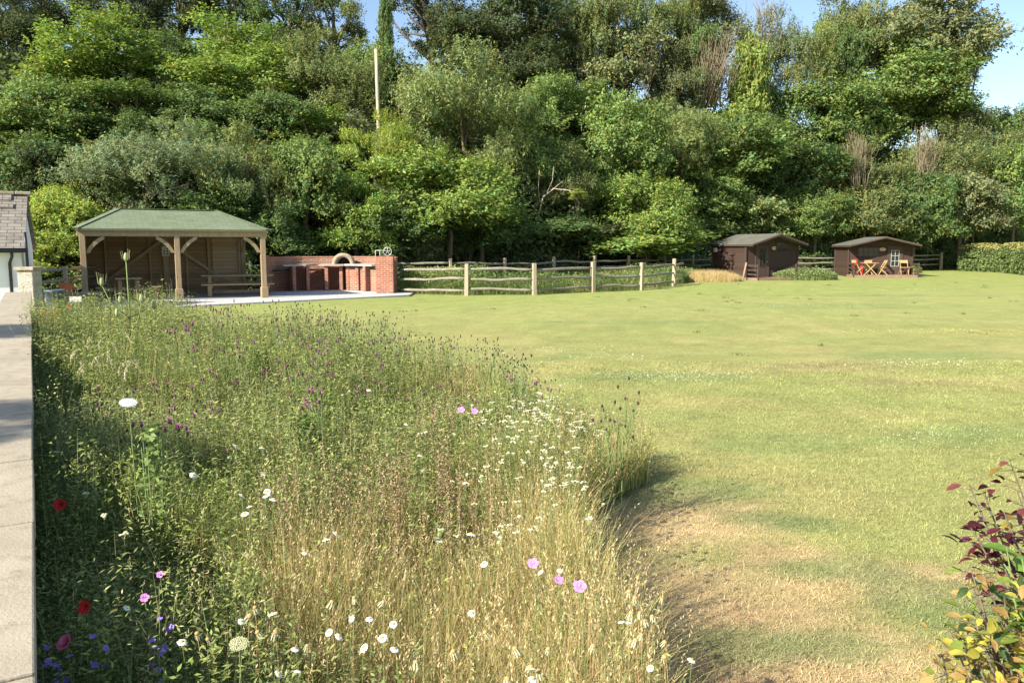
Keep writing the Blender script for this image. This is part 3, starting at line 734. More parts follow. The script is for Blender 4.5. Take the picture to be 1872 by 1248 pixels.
# ------------------------------------------------------------------ tree crowns (unit size, shared meshes)
def rdir(rng, n):
    v = rng.normal(size=(n,3)); return unit(v)
def crown(name, seed, kind, nleaf, leaf, lobes=26, lobr=.36, sprn=14, flat=.5, up=.5, ratio=.55):
    """kind: round, layer, willow, open, column, bush"""
    rng = np.random.default_rng(seed)
    # lobes spread over a jittered ellipsoid
    d = rdir(rng, lobes*3); d = d[d[:,2] > -.75][:lobes]
    k = len(d)
    rr = rng.uniform(.35,.92,k); lc = d*rr[:,None]; lr = lobr*rng.uniform(.55,1.15,k)*np.where(rr>.75,.75,1)
    if kind == 'open': lc = d*rng.uniform(.5,.95,k)[:,None]; lr = lobr*rng.uniform(.5,1.1,k)
    if kind == 'column': lc[:,:2] *= .75
    ns = int(nleaf/sprn); li = rng.choice(k, ns, p=lr**2/np.sum(lr**2))
    sd = rdir(rng, ns); sd[:,2] = np.where(sd[:,2] < -.35, -sd[:,2]*.6, sd[:,2]); sd = unit(sd)
    if kind == 'layer': sh = rng.uniform(.5,1.1,ns)
    else: sh = rng.uniform(.62,1.2,ns)
    wob = 1+.25*np.sin(sd[:,0]*7+li*1.7)*np.sin(sd[:,1]*6+li)+.15*np.sin(sd[:,2]*9+li*2.3)
    ls = lr[li]*sh*wob
    sc = lc[li]+sd*ls[:,None]*np.array([1,1,.62 if kind=='layer' else .85])
    if kind == 'layer':
        sc[:,2] = sc[:,2]*.45+.55*np.round(sc[:,2]/.2+rng.normal(0,.25,ns))*.2
    # drop sprays buried inside neighbouring lobes
    dist = np.linalg.norm(sc[:,None,:]-lc[None], axis=2)/lr[None]
    dist[np.arange(ns), li] = 9
    keep = (dist.min(1) > .62) | (rng.random(ns) < .15)
    sc = sc[keep]; sd = sd[keep]; li = li[keep]; ns = len(sc)
    out = unit(sc*np.array([1,1,.8])+sd*.7)
    twig = unit(out+rdir(rng,ns)*.5+np.array([0,0,.25 if kind!='layer' else -.05]))
    if kind == 'willow': twig = unit(out*.5+np.array([0,0,.9])+rdir(rng,ns)*.35)
    nrm0 = unit(out*flat+np.array([0,0,up])+rdir(rng,ns)*.45)
    # leaves along / around the twig
    n = ns*sprn; s_i = np.repeat(np.arange(ns), sprn)
    sr = leaf*sprn**.5*.62
    t_ = rng.uniform(-1,1,n); tang = np.cross(nrm0[s_i], twig[s_i]); tang = unit(tang)
    spread = .55 if kind != 'willow' else .22
    c = sc[s_i]+twig[s_i]*(t_*sr*1.15)[:,None]+tang*(rng.normal(0,spread,n)*sr*(1.1-abs(t_)*.5))[:,None]+nrm0[s_i]*(rng.normal(0,.28,n)*sr)[:,None]
    c[:,2] -= np.abs(t_)*sr*(.25 if kind in('layer','round') else .05)
    nr = unit(nrm0[s_i]+rdir(rng,n)*.8); ax = unit(twig[s_i]+tang*rng.normal(0,.8,n)[:,None]+rdir(rng,n)*.4)
    L = leaf*1.2*rng.uniform(.7,1.3,n)
    V, F = leafquads(c, nr, ax, L, L*ratio, .12)
    g = rng.normal(0,.15,ns)[s_i]+rng.normal(0,.12,n)+rng.normal(0,.12,k)[li][s_i]
    hue = rng.normal(0,.10,ns)[s_i]+rng.normal(0,.08,n)
    col = np.stack([1+g+hue, 1+g, 1+g-hue*.8], 1).clip(.35,1.9)
    me = npobj(name, V, F, M_leaf, np.repeat(col,4,0), link=False).data
    return me, lc, lr
PROTO = {
 'round': [crown('crown_round', 1, 'round', 34000, .042, 30, .36), crown('crown_round', 2, 'round', 34000, .042, 24, .40), crown('crown_round', 3, 'round', 30000, .044, 34, .33)],
 'layer': [crown('crown_layer', 4, 'layer', 30000, .046, 34, .36, 18, .25, .9), crown('crown_layer', 5, 'layer', 30000, .046, 28, .38, 18, .25, .9)],
 'willow': [crown('crown_willow', 6, 'willow', 36000, .040, 34, .33, 14, .6, .3, .30), crown('crown_willow', 7, 'willow', 36000, .042, 28, .35, 12, .6, .3, .34)],
 'open': [crown('crown_open', 8, 'open', 16000, .042, 30, .26, 12), crown('crown_open', 9, 'open', 19000, .040, 36, .25, 12)],
 'column': [crown('crown_column', 10, 'column', 22000, .055, 34, .34, 12, .8, .4, .8)],
 'bush': [crown('crown_bush', 12, 'round', 11000, .075, 14, .42, 12), crown('crown_bush', 13, 'round', 12000, .07, 18, .38, 12)],
}
tr_rng = np.random.default_rng(99)
def tree_wood(name, root, cc, rad, lobes, trunk_r, mat, parent, nl=9, rng=tr_rng, n=6):
    mb = MB(); C0 = Vector((0,0,-.4)); H = Vector(cc)
    top = H+Vector((0,0,rad[2]*.35)); mid = C0.lerp(top,.5)+Vector((rng.normal(0,.15),rng.normal(0,.15),0))
    mb.tube([C0, mid, H, top], [trunk_r, trunk_r*.75, trunk_r*.5, trunk_r*.2], n+2)
    idx = rng.permutation(len(lobes))[:nl]
    for i in idx:
        e_ = H+Vector((lobes[i][0]*rad[0]*1.15, lobes[i][1]*rad[1]*1.15, lobes[i][2]*rad[2]*1.1))
        s_ = mid.lerp(H, rng.uniform(0,1)); m_ = s_.lerp(e_,.5)+Vector((rng.normal(0,.2),rng.normal(0,.2),rng.uniform(0,.3)))
        mb.tube([s_, m_, e_], [trunk_r*.38, trunk_r*.24, trunk_r*.07], n)
    return mb.build(name, mat, parent, uv=False)
_cnt = {}
def tree(px, py, w, h, Y, kind, col, label, name='tree', cat='tree', trunk=None, mat=None, group=None, rz=None, dep=.9, nl=9, grow=1.25):
    c = atY(px, py, Y); sc = Y/FPX; rx = w*sc/2*grow; rzz = h*sc/2*grow
    _cnt[kind] = _cnt.get(kind,-1)+1; me, lc, lr = PROTO[kind][_cnt[kind] % len(PROTO[kind])]
    y0 = Y
    if kind == 'open' and trunk is None: rx /= 1.2; rzz /= 1.2; trunk = .30; nl = 16
    if trunk is None: trunk = .16
    g = float(gz(c.x, y0))
    base = min(g, c.z-rzz*.6)
    root = thing(name, label, cat, (c.x, y0, g if g < c.z-rzz*.5 else base), 0, group)
    loc = Vector((0,0,c.z-root.location.z))
    o = bpy.data.objects.new('crown', me); COL.objects.link(o); o.parent = root; o.location = loc
    o.scale = (rx, rx*dep, rzz); o.rotation_euler = (0,0, tr_rng.uniform(0,2*PI) if rz is None else rz)
    if abs(rx-rzz) > .5*min(rx,rzz): o.rotation_euler[2] = tr_rng.uniform(-.5,.5)
    j = tr_rng.uniform(.92,1.08); o.color = (col[0]*j, col[1]*j, col[2]*j, 1)
    a_ = o.rotation_euler[2]; lw = [(l[0]*math.cos(a_)-l[1]*math.sin(a_), l[0]*math.sin(a_)+l[1]*math.cos(a_), l[2]) for l in lc]
    tree_wood('trunk', None, loc, (rx, rx*dep, rzz), lw, trunk, mat or M_bark, root, nl)
    return root
# leaf colours (albedo); the darkest one has the wood's shade painted in
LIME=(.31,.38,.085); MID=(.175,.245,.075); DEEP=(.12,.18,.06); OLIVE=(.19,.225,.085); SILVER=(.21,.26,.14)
BRIGHT=(.225,.31,.075); PALE=(.225,.275,.105); SHADED=(.085,.11,.048); IVY=(.23,.29,.07); DUSTY=(.185,.21,.10)
_mb = MB()
for k in range(7):
    a = k*.9; _mb.tube([(0,0,-.2),(math.cos(a)*.15,math.sin(a)*.15,.4),(math.cos(a)*.45,math.sin(a)*.45,1.1)],[.035,.025,.01],5)
_o = _mb.build('stems', M_bark, uv=False); bush_wood = _o.data; bpy.data.objects.remove(_o)
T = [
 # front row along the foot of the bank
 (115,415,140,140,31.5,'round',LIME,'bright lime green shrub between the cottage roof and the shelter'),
 (85,330,120,120,34,'round',SHADED,'dark round tree in shade just above the cottage roof'),
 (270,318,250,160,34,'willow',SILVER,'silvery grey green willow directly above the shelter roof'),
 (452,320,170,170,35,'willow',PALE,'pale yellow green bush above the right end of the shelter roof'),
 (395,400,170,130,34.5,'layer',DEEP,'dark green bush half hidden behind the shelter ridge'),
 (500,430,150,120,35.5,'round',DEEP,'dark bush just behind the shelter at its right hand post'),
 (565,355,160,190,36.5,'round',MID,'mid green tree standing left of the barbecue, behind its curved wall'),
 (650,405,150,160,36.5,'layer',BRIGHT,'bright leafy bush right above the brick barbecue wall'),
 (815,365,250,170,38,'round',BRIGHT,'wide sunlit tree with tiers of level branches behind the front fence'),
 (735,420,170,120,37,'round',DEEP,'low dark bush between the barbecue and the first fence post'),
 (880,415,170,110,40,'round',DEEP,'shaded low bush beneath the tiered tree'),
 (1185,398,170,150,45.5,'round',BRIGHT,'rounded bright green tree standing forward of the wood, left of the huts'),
 (1060,432,190,80,47,'bush',SHADED,'dark low scrub in the deep shade behind the rail fence'),
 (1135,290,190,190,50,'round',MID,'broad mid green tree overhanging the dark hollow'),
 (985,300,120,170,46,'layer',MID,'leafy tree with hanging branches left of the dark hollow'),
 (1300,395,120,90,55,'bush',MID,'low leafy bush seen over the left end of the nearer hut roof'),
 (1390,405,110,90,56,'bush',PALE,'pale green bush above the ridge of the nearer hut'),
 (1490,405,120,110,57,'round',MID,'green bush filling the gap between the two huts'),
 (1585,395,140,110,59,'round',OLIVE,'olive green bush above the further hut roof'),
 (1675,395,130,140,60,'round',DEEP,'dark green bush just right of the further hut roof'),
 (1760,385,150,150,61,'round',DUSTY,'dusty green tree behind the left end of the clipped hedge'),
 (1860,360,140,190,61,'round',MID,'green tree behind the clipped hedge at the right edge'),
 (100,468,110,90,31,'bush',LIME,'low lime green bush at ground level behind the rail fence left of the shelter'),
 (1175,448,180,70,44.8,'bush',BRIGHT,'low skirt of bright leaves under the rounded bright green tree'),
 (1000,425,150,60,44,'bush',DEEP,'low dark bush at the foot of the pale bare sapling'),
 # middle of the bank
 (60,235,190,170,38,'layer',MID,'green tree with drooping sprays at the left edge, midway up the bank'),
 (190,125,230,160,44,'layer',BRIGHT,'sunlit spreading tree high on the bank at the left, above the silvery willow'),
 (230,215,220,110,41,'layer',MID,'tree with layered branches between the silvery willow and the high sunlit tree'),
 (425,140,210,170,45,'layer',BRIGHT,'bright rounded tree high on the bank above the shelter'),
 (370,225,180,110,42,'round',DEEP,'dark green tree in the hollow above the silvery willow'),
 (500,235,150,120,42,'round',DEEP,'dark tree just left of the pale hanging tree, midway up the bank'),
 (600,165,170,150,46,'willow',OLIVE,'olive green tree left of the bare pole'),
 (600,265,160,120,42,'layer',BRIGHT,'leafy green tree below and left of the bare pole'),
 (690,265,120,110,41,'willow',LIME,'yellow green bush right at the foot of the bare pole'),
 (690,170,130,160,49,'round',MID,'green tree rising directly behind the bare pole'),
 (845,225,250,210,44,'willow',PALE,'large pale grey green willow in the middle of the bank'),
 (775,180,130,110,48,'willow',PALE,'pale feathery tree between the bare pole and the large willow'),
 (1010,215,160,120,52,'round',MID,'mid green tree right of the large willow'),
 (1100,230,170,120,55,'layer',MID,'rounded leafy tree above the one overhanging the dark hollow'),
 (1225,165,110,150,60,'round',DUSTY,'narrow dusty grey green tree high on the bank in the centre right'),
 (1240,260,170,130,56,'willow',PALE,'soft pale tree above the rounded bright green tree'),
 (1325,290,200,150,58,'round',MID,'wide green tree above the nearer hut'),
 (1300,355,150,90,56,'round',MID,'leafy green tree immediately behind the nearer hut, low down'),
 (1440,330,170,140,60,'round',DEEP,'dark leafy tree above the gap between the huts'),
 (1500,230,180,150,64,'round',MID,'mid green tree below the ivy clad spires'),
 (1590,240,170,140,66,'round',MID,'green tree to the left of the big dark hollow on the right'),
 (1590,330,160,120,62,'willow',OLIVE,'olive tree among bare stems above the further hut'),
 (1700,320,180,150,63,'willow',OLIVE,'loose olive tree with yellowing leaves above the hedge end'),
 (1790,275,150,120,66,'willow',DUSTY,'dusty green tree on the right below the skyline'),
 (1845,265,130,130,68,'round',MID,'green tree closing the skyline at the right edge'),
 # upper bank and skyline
 (40,110,140,150,50,'round',SHADED,'dark tree at the top left corner below the skyline'),
 (20,30,170,120,54,'open',SHADED,'dark open tree at the extreme top left'),
 (130,20,170,150,58,'open',SHADED,'thin crowned tree with sky showing through at the top left'),
 (230,30,170,150,56,'open',SHADED,'dark skyline tree with a leaning trunk left of the forked one'),
 (330,30,190,150,58,'open',SHADED,'dark skyline tree with a forked trunk at the upper left'),
 (420,15,160,150,60,'open',SHADED,'skyline tree right of the forked one'),
 (310,135,140,120,50,'round',DEEP,'dark tree wedged between the two bright rounded trees'),
 (530,40,170,160,57,'open',DEEP,'tall ragged skyline tree above the shelter end'),
 (610,55,140,130,57,'open',OLIVE,'olive crowned skyline tree left of the ivy covered trunk'),
 (530,130,120,130,52,'round',SHADED,'dark tree between the bright rounded tree and the olive one'),
 (790,40,170,170,58,'open',SHADED,'skyline tree with a bent bare trunk right of the ivy covered one'),
 (870,110,150,150,56,'round',SHADED,'dark tree above the large pale willow, on its left'),
 (940,60,170,190,58,'round',SHADED,'tall dark tree above the large pale willow, on its right'),
 (960,145,150,120,56,'round',SHADED,'dark shaded tree between the large willow and the pale upright tree'),
 (1050,75,130,170,60,'willow',OLIVE,'tall olive tree left of the pale upright one'),
 (1110,105,170,200,59,'layer',DUSTY,'tall upright tree with olive tiers against the skyline, right of centre'),
 (1190,50,150,160,62,'willow',PALE,'pale feathery tall tree on the skyline right of centre'),
 (1285,60,130,150,64,'round',DUSTY,'rounded dusty tree on the skyline behind the bare twigs'),
 (1270,130,120,130,62,'round',DEEP,'dark tree left of the bare twiggy elm'),
 (1440,120,130,160,65,'willow',OLIVE,'brownish olive tree between the ivy clad trees'),
 (1580,70,150,190,70,'willow',OLIVE,'tall feathery tree on the skyline right of the ivy spires'),
 (1690,80,190,190,68,'round',DUSTY,'huge leafy tree at the right end of the skyline, upper half'),
 (1630,160,170,160,66,'layer',MID,'broad leafy limb-heavy tree below the huge skyline tree, on its left'),
 (1725,185,170,150,67,'layer',MID,'broad leafy tree below the huge skyline tree, on its right'),
 (1760,120,90,90,68,'open',DUSTY,'small ragged crown jutting into the blue sky at the right'),
]
for a in T: tree(*a)
# understorey bushes filling the bank
fb_rng = np.random.default_rng(222); q = 0
for dd in (1.4, 4.5, 8.5, 13, 18, 24):
    x = -24.0+fb_rng.uniform(0,2)
    while x < 44:
        Yb = float(edgeY(x))+dd+fb_rng.uniform(-.8,.8); zz_ = float(gz(x,Yb)); rb = fb_rng.uniform(1.3,2.3)*(1 if dd > 2 else .8); hb = rb*fb_rng.uniform(.8,1.25)
        if not (dd < 2 and -1.5 < x < 8.5):
            me, lc, lr = PROTO['bush' if q%2 else 'round'][q%2+(0 if q%3 else 0)]
            rt = thing('understorey_bush', 'leafy understorey bush packed among the trees of the wooded bank', 'bush', (x,Yb,zz_), 0, 'understorey bushes')
            o = bpy.data.objects.new('crown', me); COL.objects.link(o); o.parent = rt; o.location = (0,0,hb*.75); o.scale = (rb,rb,hb); o.rotation_euler = (0,0,fb_rng.uniform(0,6.28))
            cb = (MID,DEEP,OLIVE,BRIGHT,DUSTY,MID)[fb_rng.integers(6)]; o.color = (*cb,1)
            o = bpy.data.objects.new('stems', bush_wood); COL.objects.link(o); o.parent = rt; o.scale = (rb,rb,hb)
            q += 1
        x += rb*fb_rng.uniform(1.6,2.3)
# ivy clad trunks
for px, py, w_, h_, Y_, lb in ((1370,175,95,210,61,'ivy clad dead tree with bright green ivy right of the bare twiggy elm'),
                          (1345,250,130,130,60,'dense bright ivy mound at the foot of the ivy clad dead tree'),
                          (1505,100,60,120,66,'slender spire of bright ivy, left of a pair on the skyline'),
                          (1550,125,75,150,66,'darker spire of ivy, right of a pair on the skyline'),
                          (705,60,36,140,53,'straight trunk wrapped in dark ivy beside the top of the bare pole')):
    tree(px, py, w_, h_, Y_, 'column', IVY if px!=705 and px!=1550 else DEEP, lb, 'ivy_tree', grow=1.05)
# bare twiggy trees
def twiggy(px, py0, py1, w_, Y_, label, nst=26, mat=M_twig, name='bare_tree', r0=.05, seed=0, spread=1.0):
    b0 = atY(px, py0, Y_); t0 = atY(px, py1, Y_); H = t0.z-b0.z; W_ = w_*Y_/FPX/2; rs = random.Random(seed+px)
    rt = thing(name, label, 'bare tree', (b0.x, Y_, b0.z)); mb = MB()
    for k in range(nst):
        a = rs.uniform(0,2*PI); q = rs.uniform(.1,1)*W_*spread; hh = H*rs.uniform(.55,1.0)
        sx_, sy_ = rs.uniform(-.35,.35)*W_, rs.uniform(-.3,.3)*W_
        pts = [Vector((sx_,sy_,-.6))]
        for j in range(1,6):
            t_ = j/5; pts.append(Vector((sx_+math.cos(a)*q*t_**.8+rs.gauss(0,.05), sy_+math.sin(a)*q*t_**.8+rs.gauss(0,.05), hh*t_)))
        mb.tube(pts, [r0*(1-.8*i/5)*rs.uniform(.5,.8) for i in range(6)], 5)
        for b_ in range(11):
            i = rs.randint(1,4); p = pts[i]; aa = rs.uniform(0,2*PI); l = H*rs.uniform(.08,.2)
            mb.tube([p, p+Vector((math.cos(aa)*l*.5,math.sin(aa)*l*.5,l*.6)), p+Vector((math.cos(aa)*l*.7,math.sin(aa)*l*.7,l*1.2))], [r0*.3,r0*.2,r0*.1], 4)
    mb.build('stems', mat, rt, uv=False)
    return rt
twiggy(1300,180,55,120,59.5,'bare twiggy dead elm with fan of pale brown twigs high on the bank', 60, seed=2, r0=.055)
twiggy(1400,100,-30,70,64,'thin dead branches poking above the ivy into the sky', 14, seed=3, r0=.05)
twiggy(1570,330,235,70,59,'bundle of bare pale stems, left of two above the further hut', 26, seed=4, r0=.04, spread=.6)
twiggy(1690,345,225,80,59.5,'bundle of bare pale stems, right of two above the further hut', 26, seed=5, r0=.04, spread=.7)
twiggy(745,235,140,70,44,'thin bare saplings just right of the bare pole', 12, seed=6, r0=.03)
twiggy(500,250,150,50,41.5,'pair of thin dead saplings above the shelter', 4, seed=8, r0=.03)
twiggy(1180,180,80,40,57,'slim bare stems on the skyline right of centre', 6, seed=9, r0=.03)
# pale fallen branch in the hollow
fb = atY(985,392,43.5); rt = thing('dead_branch', 'pale bare branching sapling at the left of the dark hollow', 'bare tree', (fb.x,43.5,fb.z))
mb = MB()
for pts, r_ in (([(985,395),(993,360),(1012,345),(1040,348),(1060,372)],.05),([(988,380),(984,345),(986,310)],.035),([(1000,352),(1010,330),(1012,305)],.03),([(1012,345),(1030,330)],.02),([(1040,348),(1052,352),(1062,352)],.02)):
    mb.tube([atY(a,b,43.5+random.Random(a).uniform(-.3,.3))-fb for a,b in pts], [r_*(1-.7*i/len(pts)) for i in range(len(pts))], 6)
mb.build('stems', M_palebark, rt, uv=False)
tree(1058,358,50,30,43.3,'open',LIME,'small sunlit spray of leaves at the tip of the pale bare sapling','leafy_branch','branch',trunk=.012, grow=.8)

# ------------------------------------------------------------------ undergrowth (uncountable)
def carpet(name, n, xr, dr, hmax, leafL, cols, seed, label, cat='undergrowth', ratio=.6, hbias=1.0):
    rng = np.random.default_rng(seed); x = rng.uniform(*xr, n); d = dr[0]+(dr[1]-dr[0])*rng.random(n)**1.3; y = edgeY(x)+d
    hh = hmax*(.1+1.1*fnoise(x*1.0, y, .45)**1.5)*rng.random(n)**.6*hbias
    c = np.stack([x, y, gz(x, y)+hh], 1)
    nr = unit(rdir(rng,n)*.7+np.array([0,-.35,.7])); ax = rdir(rng,n)
    L = leafL*rng.uniform(.6,1.4,n)*np.where(d>6,1.4,1); V, F = leafquads(c, nr, ax, L, L*ratio, .12)
    k = fnoise(x, y, .35)[:,None]; col = np.array(cols[0])*(1-k)+np.array(cols[1])*k
    col = col*(1+rng.normal(0,.22,n))[:,None].clip(.4,1.8)
    o = npobj(name, V, F, M_plant, np.repeat(col,4,0)); return tag(o, label, cat, kind='stuff')
carpet('undergrowth', 190000, (-40,60), (1.5,34), 4.6, .30, ((.07,.10,.035),(.15,.20,.065)), 21, 'dark leafy undergrowth covering the bank between the trees')
carpet('brambles', 75000, (-22,44), (-1.6,3.0), 1.5, .15, ((.06,.095,.03),(.14,.19,.055)), 22, 'tangled brambles and nettles along the foot of the wood')
carpet('thicket', 60000, (9,47), (-.3,5), 4.2, .19, ((.10,.14,.05),(.20,.24,.09)), 23, 'sunlit green thicket along the foot of the wood behind the two huts')
# distant treetops beyond the bank
rng = np.random.default_rng(5)
# ------------------------------------------------------------------ clipped hedge
def hedge(name, path, wd, ht, n, leafL, cols, label):
    rng = np.random.default_rng(31); P = np.array(path, float); seg = np.linalg.norm(np.diff(P,axis=0),axis=1); cum = np.concatenate([[0],np.cumsum(seg)])
    s = rng.uniform(0, cum[-1], n); x = np.interp(s, cum, P[:,0]); y = np.interp(s, cum, P[:,1]); i = np.clip(np.searchsorted(cum, s)-1,0,len(seg)-1)
    dr = (P[i+1]-P[i])/seg[i][:,None]; nr2 = np.stack([-dr[:,1],dr[:,0]],1)
    a = rng.uniform(0, 2*PI, n); k = np.maximum(abs(np.cos(a)), abs(np.sin(a))); cs, sn = np.cos(a)/k**.8, np.sin(a)/k**.8
    jit = rng.uniform(.80,1.06,n)*(1+.12*(fnoise(s, a, .9)-.5)*2)
    off = cs*wd/2*jit; z = ht/2+sn*ht/2*jit+ .12*np.sin(s*1.3)*(sn>0)
    c = np.stack([x+nr2[:,0]*off, y+nr2[:,1]*off, z+gz(x,y)],1)
    on = np.stack([nr2[:,0]*cs, nr2[:,1]*cs, sn],1); nr = unit(unit(on)+rdir(rng,n)*.8+np.array([0,0,.3]))
    L = leafL*rng.uniform(.6,1.4,n); V, F = leafquads(c, nr, rdir(rng,n), L, L*.6, .12)
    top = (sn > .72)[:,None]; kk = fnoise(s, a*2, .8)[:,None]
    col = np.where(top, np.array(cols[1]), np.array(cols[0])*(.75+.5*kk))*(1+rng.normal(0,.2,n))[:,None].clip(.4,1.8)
    r = thing(name, label, 'hedge', (0,0,0))
    npobj('foliage', V, F, M_plant, np.repeat(col,4,0), parent=r)
    mb = MB()
    for q in np.arange(.3, cum[-1], .5):
        xx, yy = np.interp(q,cum,P[:,0]), np.interp(q,cum,P[:,1]); z0 = float(gz(xx,yy))
        for e in range(3): mb.tube([(xx,yy,z0-.1),(xx+rng.normal(0,.1),yy+rng.normal(0,.1),z0+ht*.5),(xx+rng.normal(0,.25),yy+rng.normal(0,.25),z0+ht*.9)],[.03,.02,.008],5)
    mb.build('stems', M_bark, r, uv=False)
hedge('clipped_hedge', [(34.5,59.5),(35.2,56),(33.6,50),(32.6,46),(32,40),(31.5,30)], 2.4, 1.9, 60000, .15, ((.13,.18,.06),(.27,.27,.09)), 'long clipped hedge with yellowish top along the right side of the lawn')

# ------------------------------------------------------------------ rough grass clumps by the huts and the fenced plot
def tuft(name, label, cx, cy, rx, ry, n, h, cols, cat='grass', seed=1, wd=.012, lean=.5, nleaf=0, leafc=None, ang=0, heads=None, kind=None):
    rng = np.random.default_rng(seed); q = np.sqrt(rng.random(n)); a = rng.uniform(0,2*PI,n)
    lx = rx*q*np.cos(a); ly = ry*q*np.sin(a); x = cx+lx*math.cos(ang)-ly*math.sin(ang); y = cy+lx*math.sin(ang)+ly*math.cos(ang)
    hh = h*(1-.55*q**3)*rng.uniform(.5,1.05,n); ac = Acc(); base = np.stack([x,y,gz(x,y)],1)
    V,Q,T_,m_ = blades(rng, base, hh, np.full(n,wd), rng.uniform(.1,lean,n), rng.uniform(0,2*PI,n))
    k = rng.random(n)[:,None]; col = (np.array(cols[0])*(1-k)+np.array(cols[1])*k)*rng.uniform(.7,1.3,n)[:,None]
    ac.add(V,[Q,T_],np.repeat(col,m_,0))
    if nleaf:
        q = np.sqrt(rng.random(nleaf)); a = rng.uniform(0,2*PI,nleaf); lx = rx*q*np.cos(a); ly = ry*q*np.sin(a); x = cx+lx*math.cos(ang)-ly*math.sin(ang); y = cy+lx*math.sin(ang)+ly*math.cos(ang)
        z = gz(x,y)+h*(1-.5*q**2)*rng.random(nleaf)**.7; L = rng.uniform(.05,.11,nleaf)
        V,F = leafquads(np.stack([x,y,z],1), unit(rdir(rng,nleaf)+np.array([0,0,.8])), rdir(rng,nleaf), L, L*.5)
        ac.add(V,F,np.repeat(np.array(leafc)*rng.uniform(.6,1.4,nleaf)[:,None],4,0))
    if heads:
        nh, hc, hs = heads; q = np.sqrt(rng.random(nh)); a = rng.uniform(0,2*PI,nh); lx = rx*q*np.cos(a); ly = ry*q*np.sin(a); x = cx+lx*math.cos(ang)-ly*math.sin(ang); y = cy+lx*math.sin(ang)+ly*math.cos(ang)
        z = gz(x,y)+h*(1-.5*q**2)*rng.uniform(.85,1.05,nh)
        V,F = leafquads(np.stack([x,y,z],1), unit(rdir(rng,nh)*.5+np.array([0,-.4,.8])), rdir(rng,nh), np.full(nh,hs), hs*.9)
        ac.add(V,F,np.repeat(np.broadcast_to(np.array(hc),(nh,3)),4,0))
    o = ac.build(name, M_plant); return tag(o, label, cat, kind=kind)
c = gp(1298,517); tuft('dry_grass', 'straw coloured clump of dry grass at the left side wall of the nearer hut', c.x+.1, c.y+.9, 1.75, 1.0, 9000, .72, ((.60,.44,.23),(.48,.40,.18)), seed=2, wd=.014, kind='stuff')
c = gp(1475,513); tuft('daisy_clump', 'mound of green weeds dotted with white daisies between the two huts', c.x+.2, c.y+.8, 1.75, .9, 5000, .72, ((.22,.26,.09),(.28,.31,.12)), seed=3, wd=.014, nleaf=9000, leafc=(.20,.26,.095), heads=(90,(.6,.6,.45),.05), kind='stuff')
c = gp(1240,520); tuft('weed_clump', 'green weeds growing round the last post of the front fence', c.x-.1, c.y+1.5, .9, 1.1, 3000, .8, ((.10,.16,.04),(.16,.21,.06)), seed=4, wd=.014, nleaf=7000, leafc=(.15,.21,.065), kind='stuff')
c = gp(1700,492); tuft('weed_clump', 'yellow green weeds at the right side of the further hut', 25.6, 54.5, 2.6, 1.4, 3000, .7, ((.14,.2,.05),(.2,.24,.06)), seed=5, wd=.016, nleaf=8000, leafc=(.15,.2,.05), kind='stuff')
ac = Acc(); rng = np.random.default_rng(40)
def plot_pts(n):
    x = rng.uniform(-4.6, 10.6, n); yb = np.interp(x, [-4.6,-1.4,.8,3.2,5.2,6.9,8.3,10.6],[31.2,30,30,31.7,33.2,35.6,38.4,44]); yt = edgeY(x)-.6
    return x, yb+.12+(yt-yb-.2)*rng.random(n)
n = 26000; x, y = plot_pts(n); k = fnoise(x, y, .5)
hh = (.35+.55*k)*rng.uniform(.5,1.1,n)
V,Q,T_,m_ = blades(rng, np.stack([x,y,gz(x,y)],1), hh, np.full(n,.014), rng.uniform(.1,.6,n), rng.uniform(0,2*PI,n))
s_ = sstep(.5,.62,fnoise(x+9,y,.45))[:,None]
col = (np.array((.20,.26,.08))*(1-s_)+np.array((.40,.38,.16))*s_)*rng.uniform(.6,1.35,n)[:,None]
ac.add(V,[Q,T_],np.repeat(col,m_,0))
n = 52000; x, y = plot_pts(n); k = fnoise(x, y, .5); z = gz(x,y)+(.25+.85*k+.35*(x<-1))*rng.random(n)**.7; L = rng.uniform(.05,.12,n)
V,F_ = leafquads(np.stack([x,y,z],1), unit(rdir(rng,n)+np.array([0,0,.9])), rdir(rng,n), L, L*.55)
s_ = sstep(.45,.65,fnoise(x+3,y,.6))[:,None]
col = (np.array((.11,.165,.05))*(1-s_)+np.array((.24,.28,.09))*s_)*rng.uniform(.6,1.4,n)[:,None]
ac.add(V,F_,np.repeat(col,4,0))
tag(ac.build('plot_weeds', M_plant), 'overgrown weeds and grass filling the fenced plot behind the front rails', 'weeds', kind='stuff')

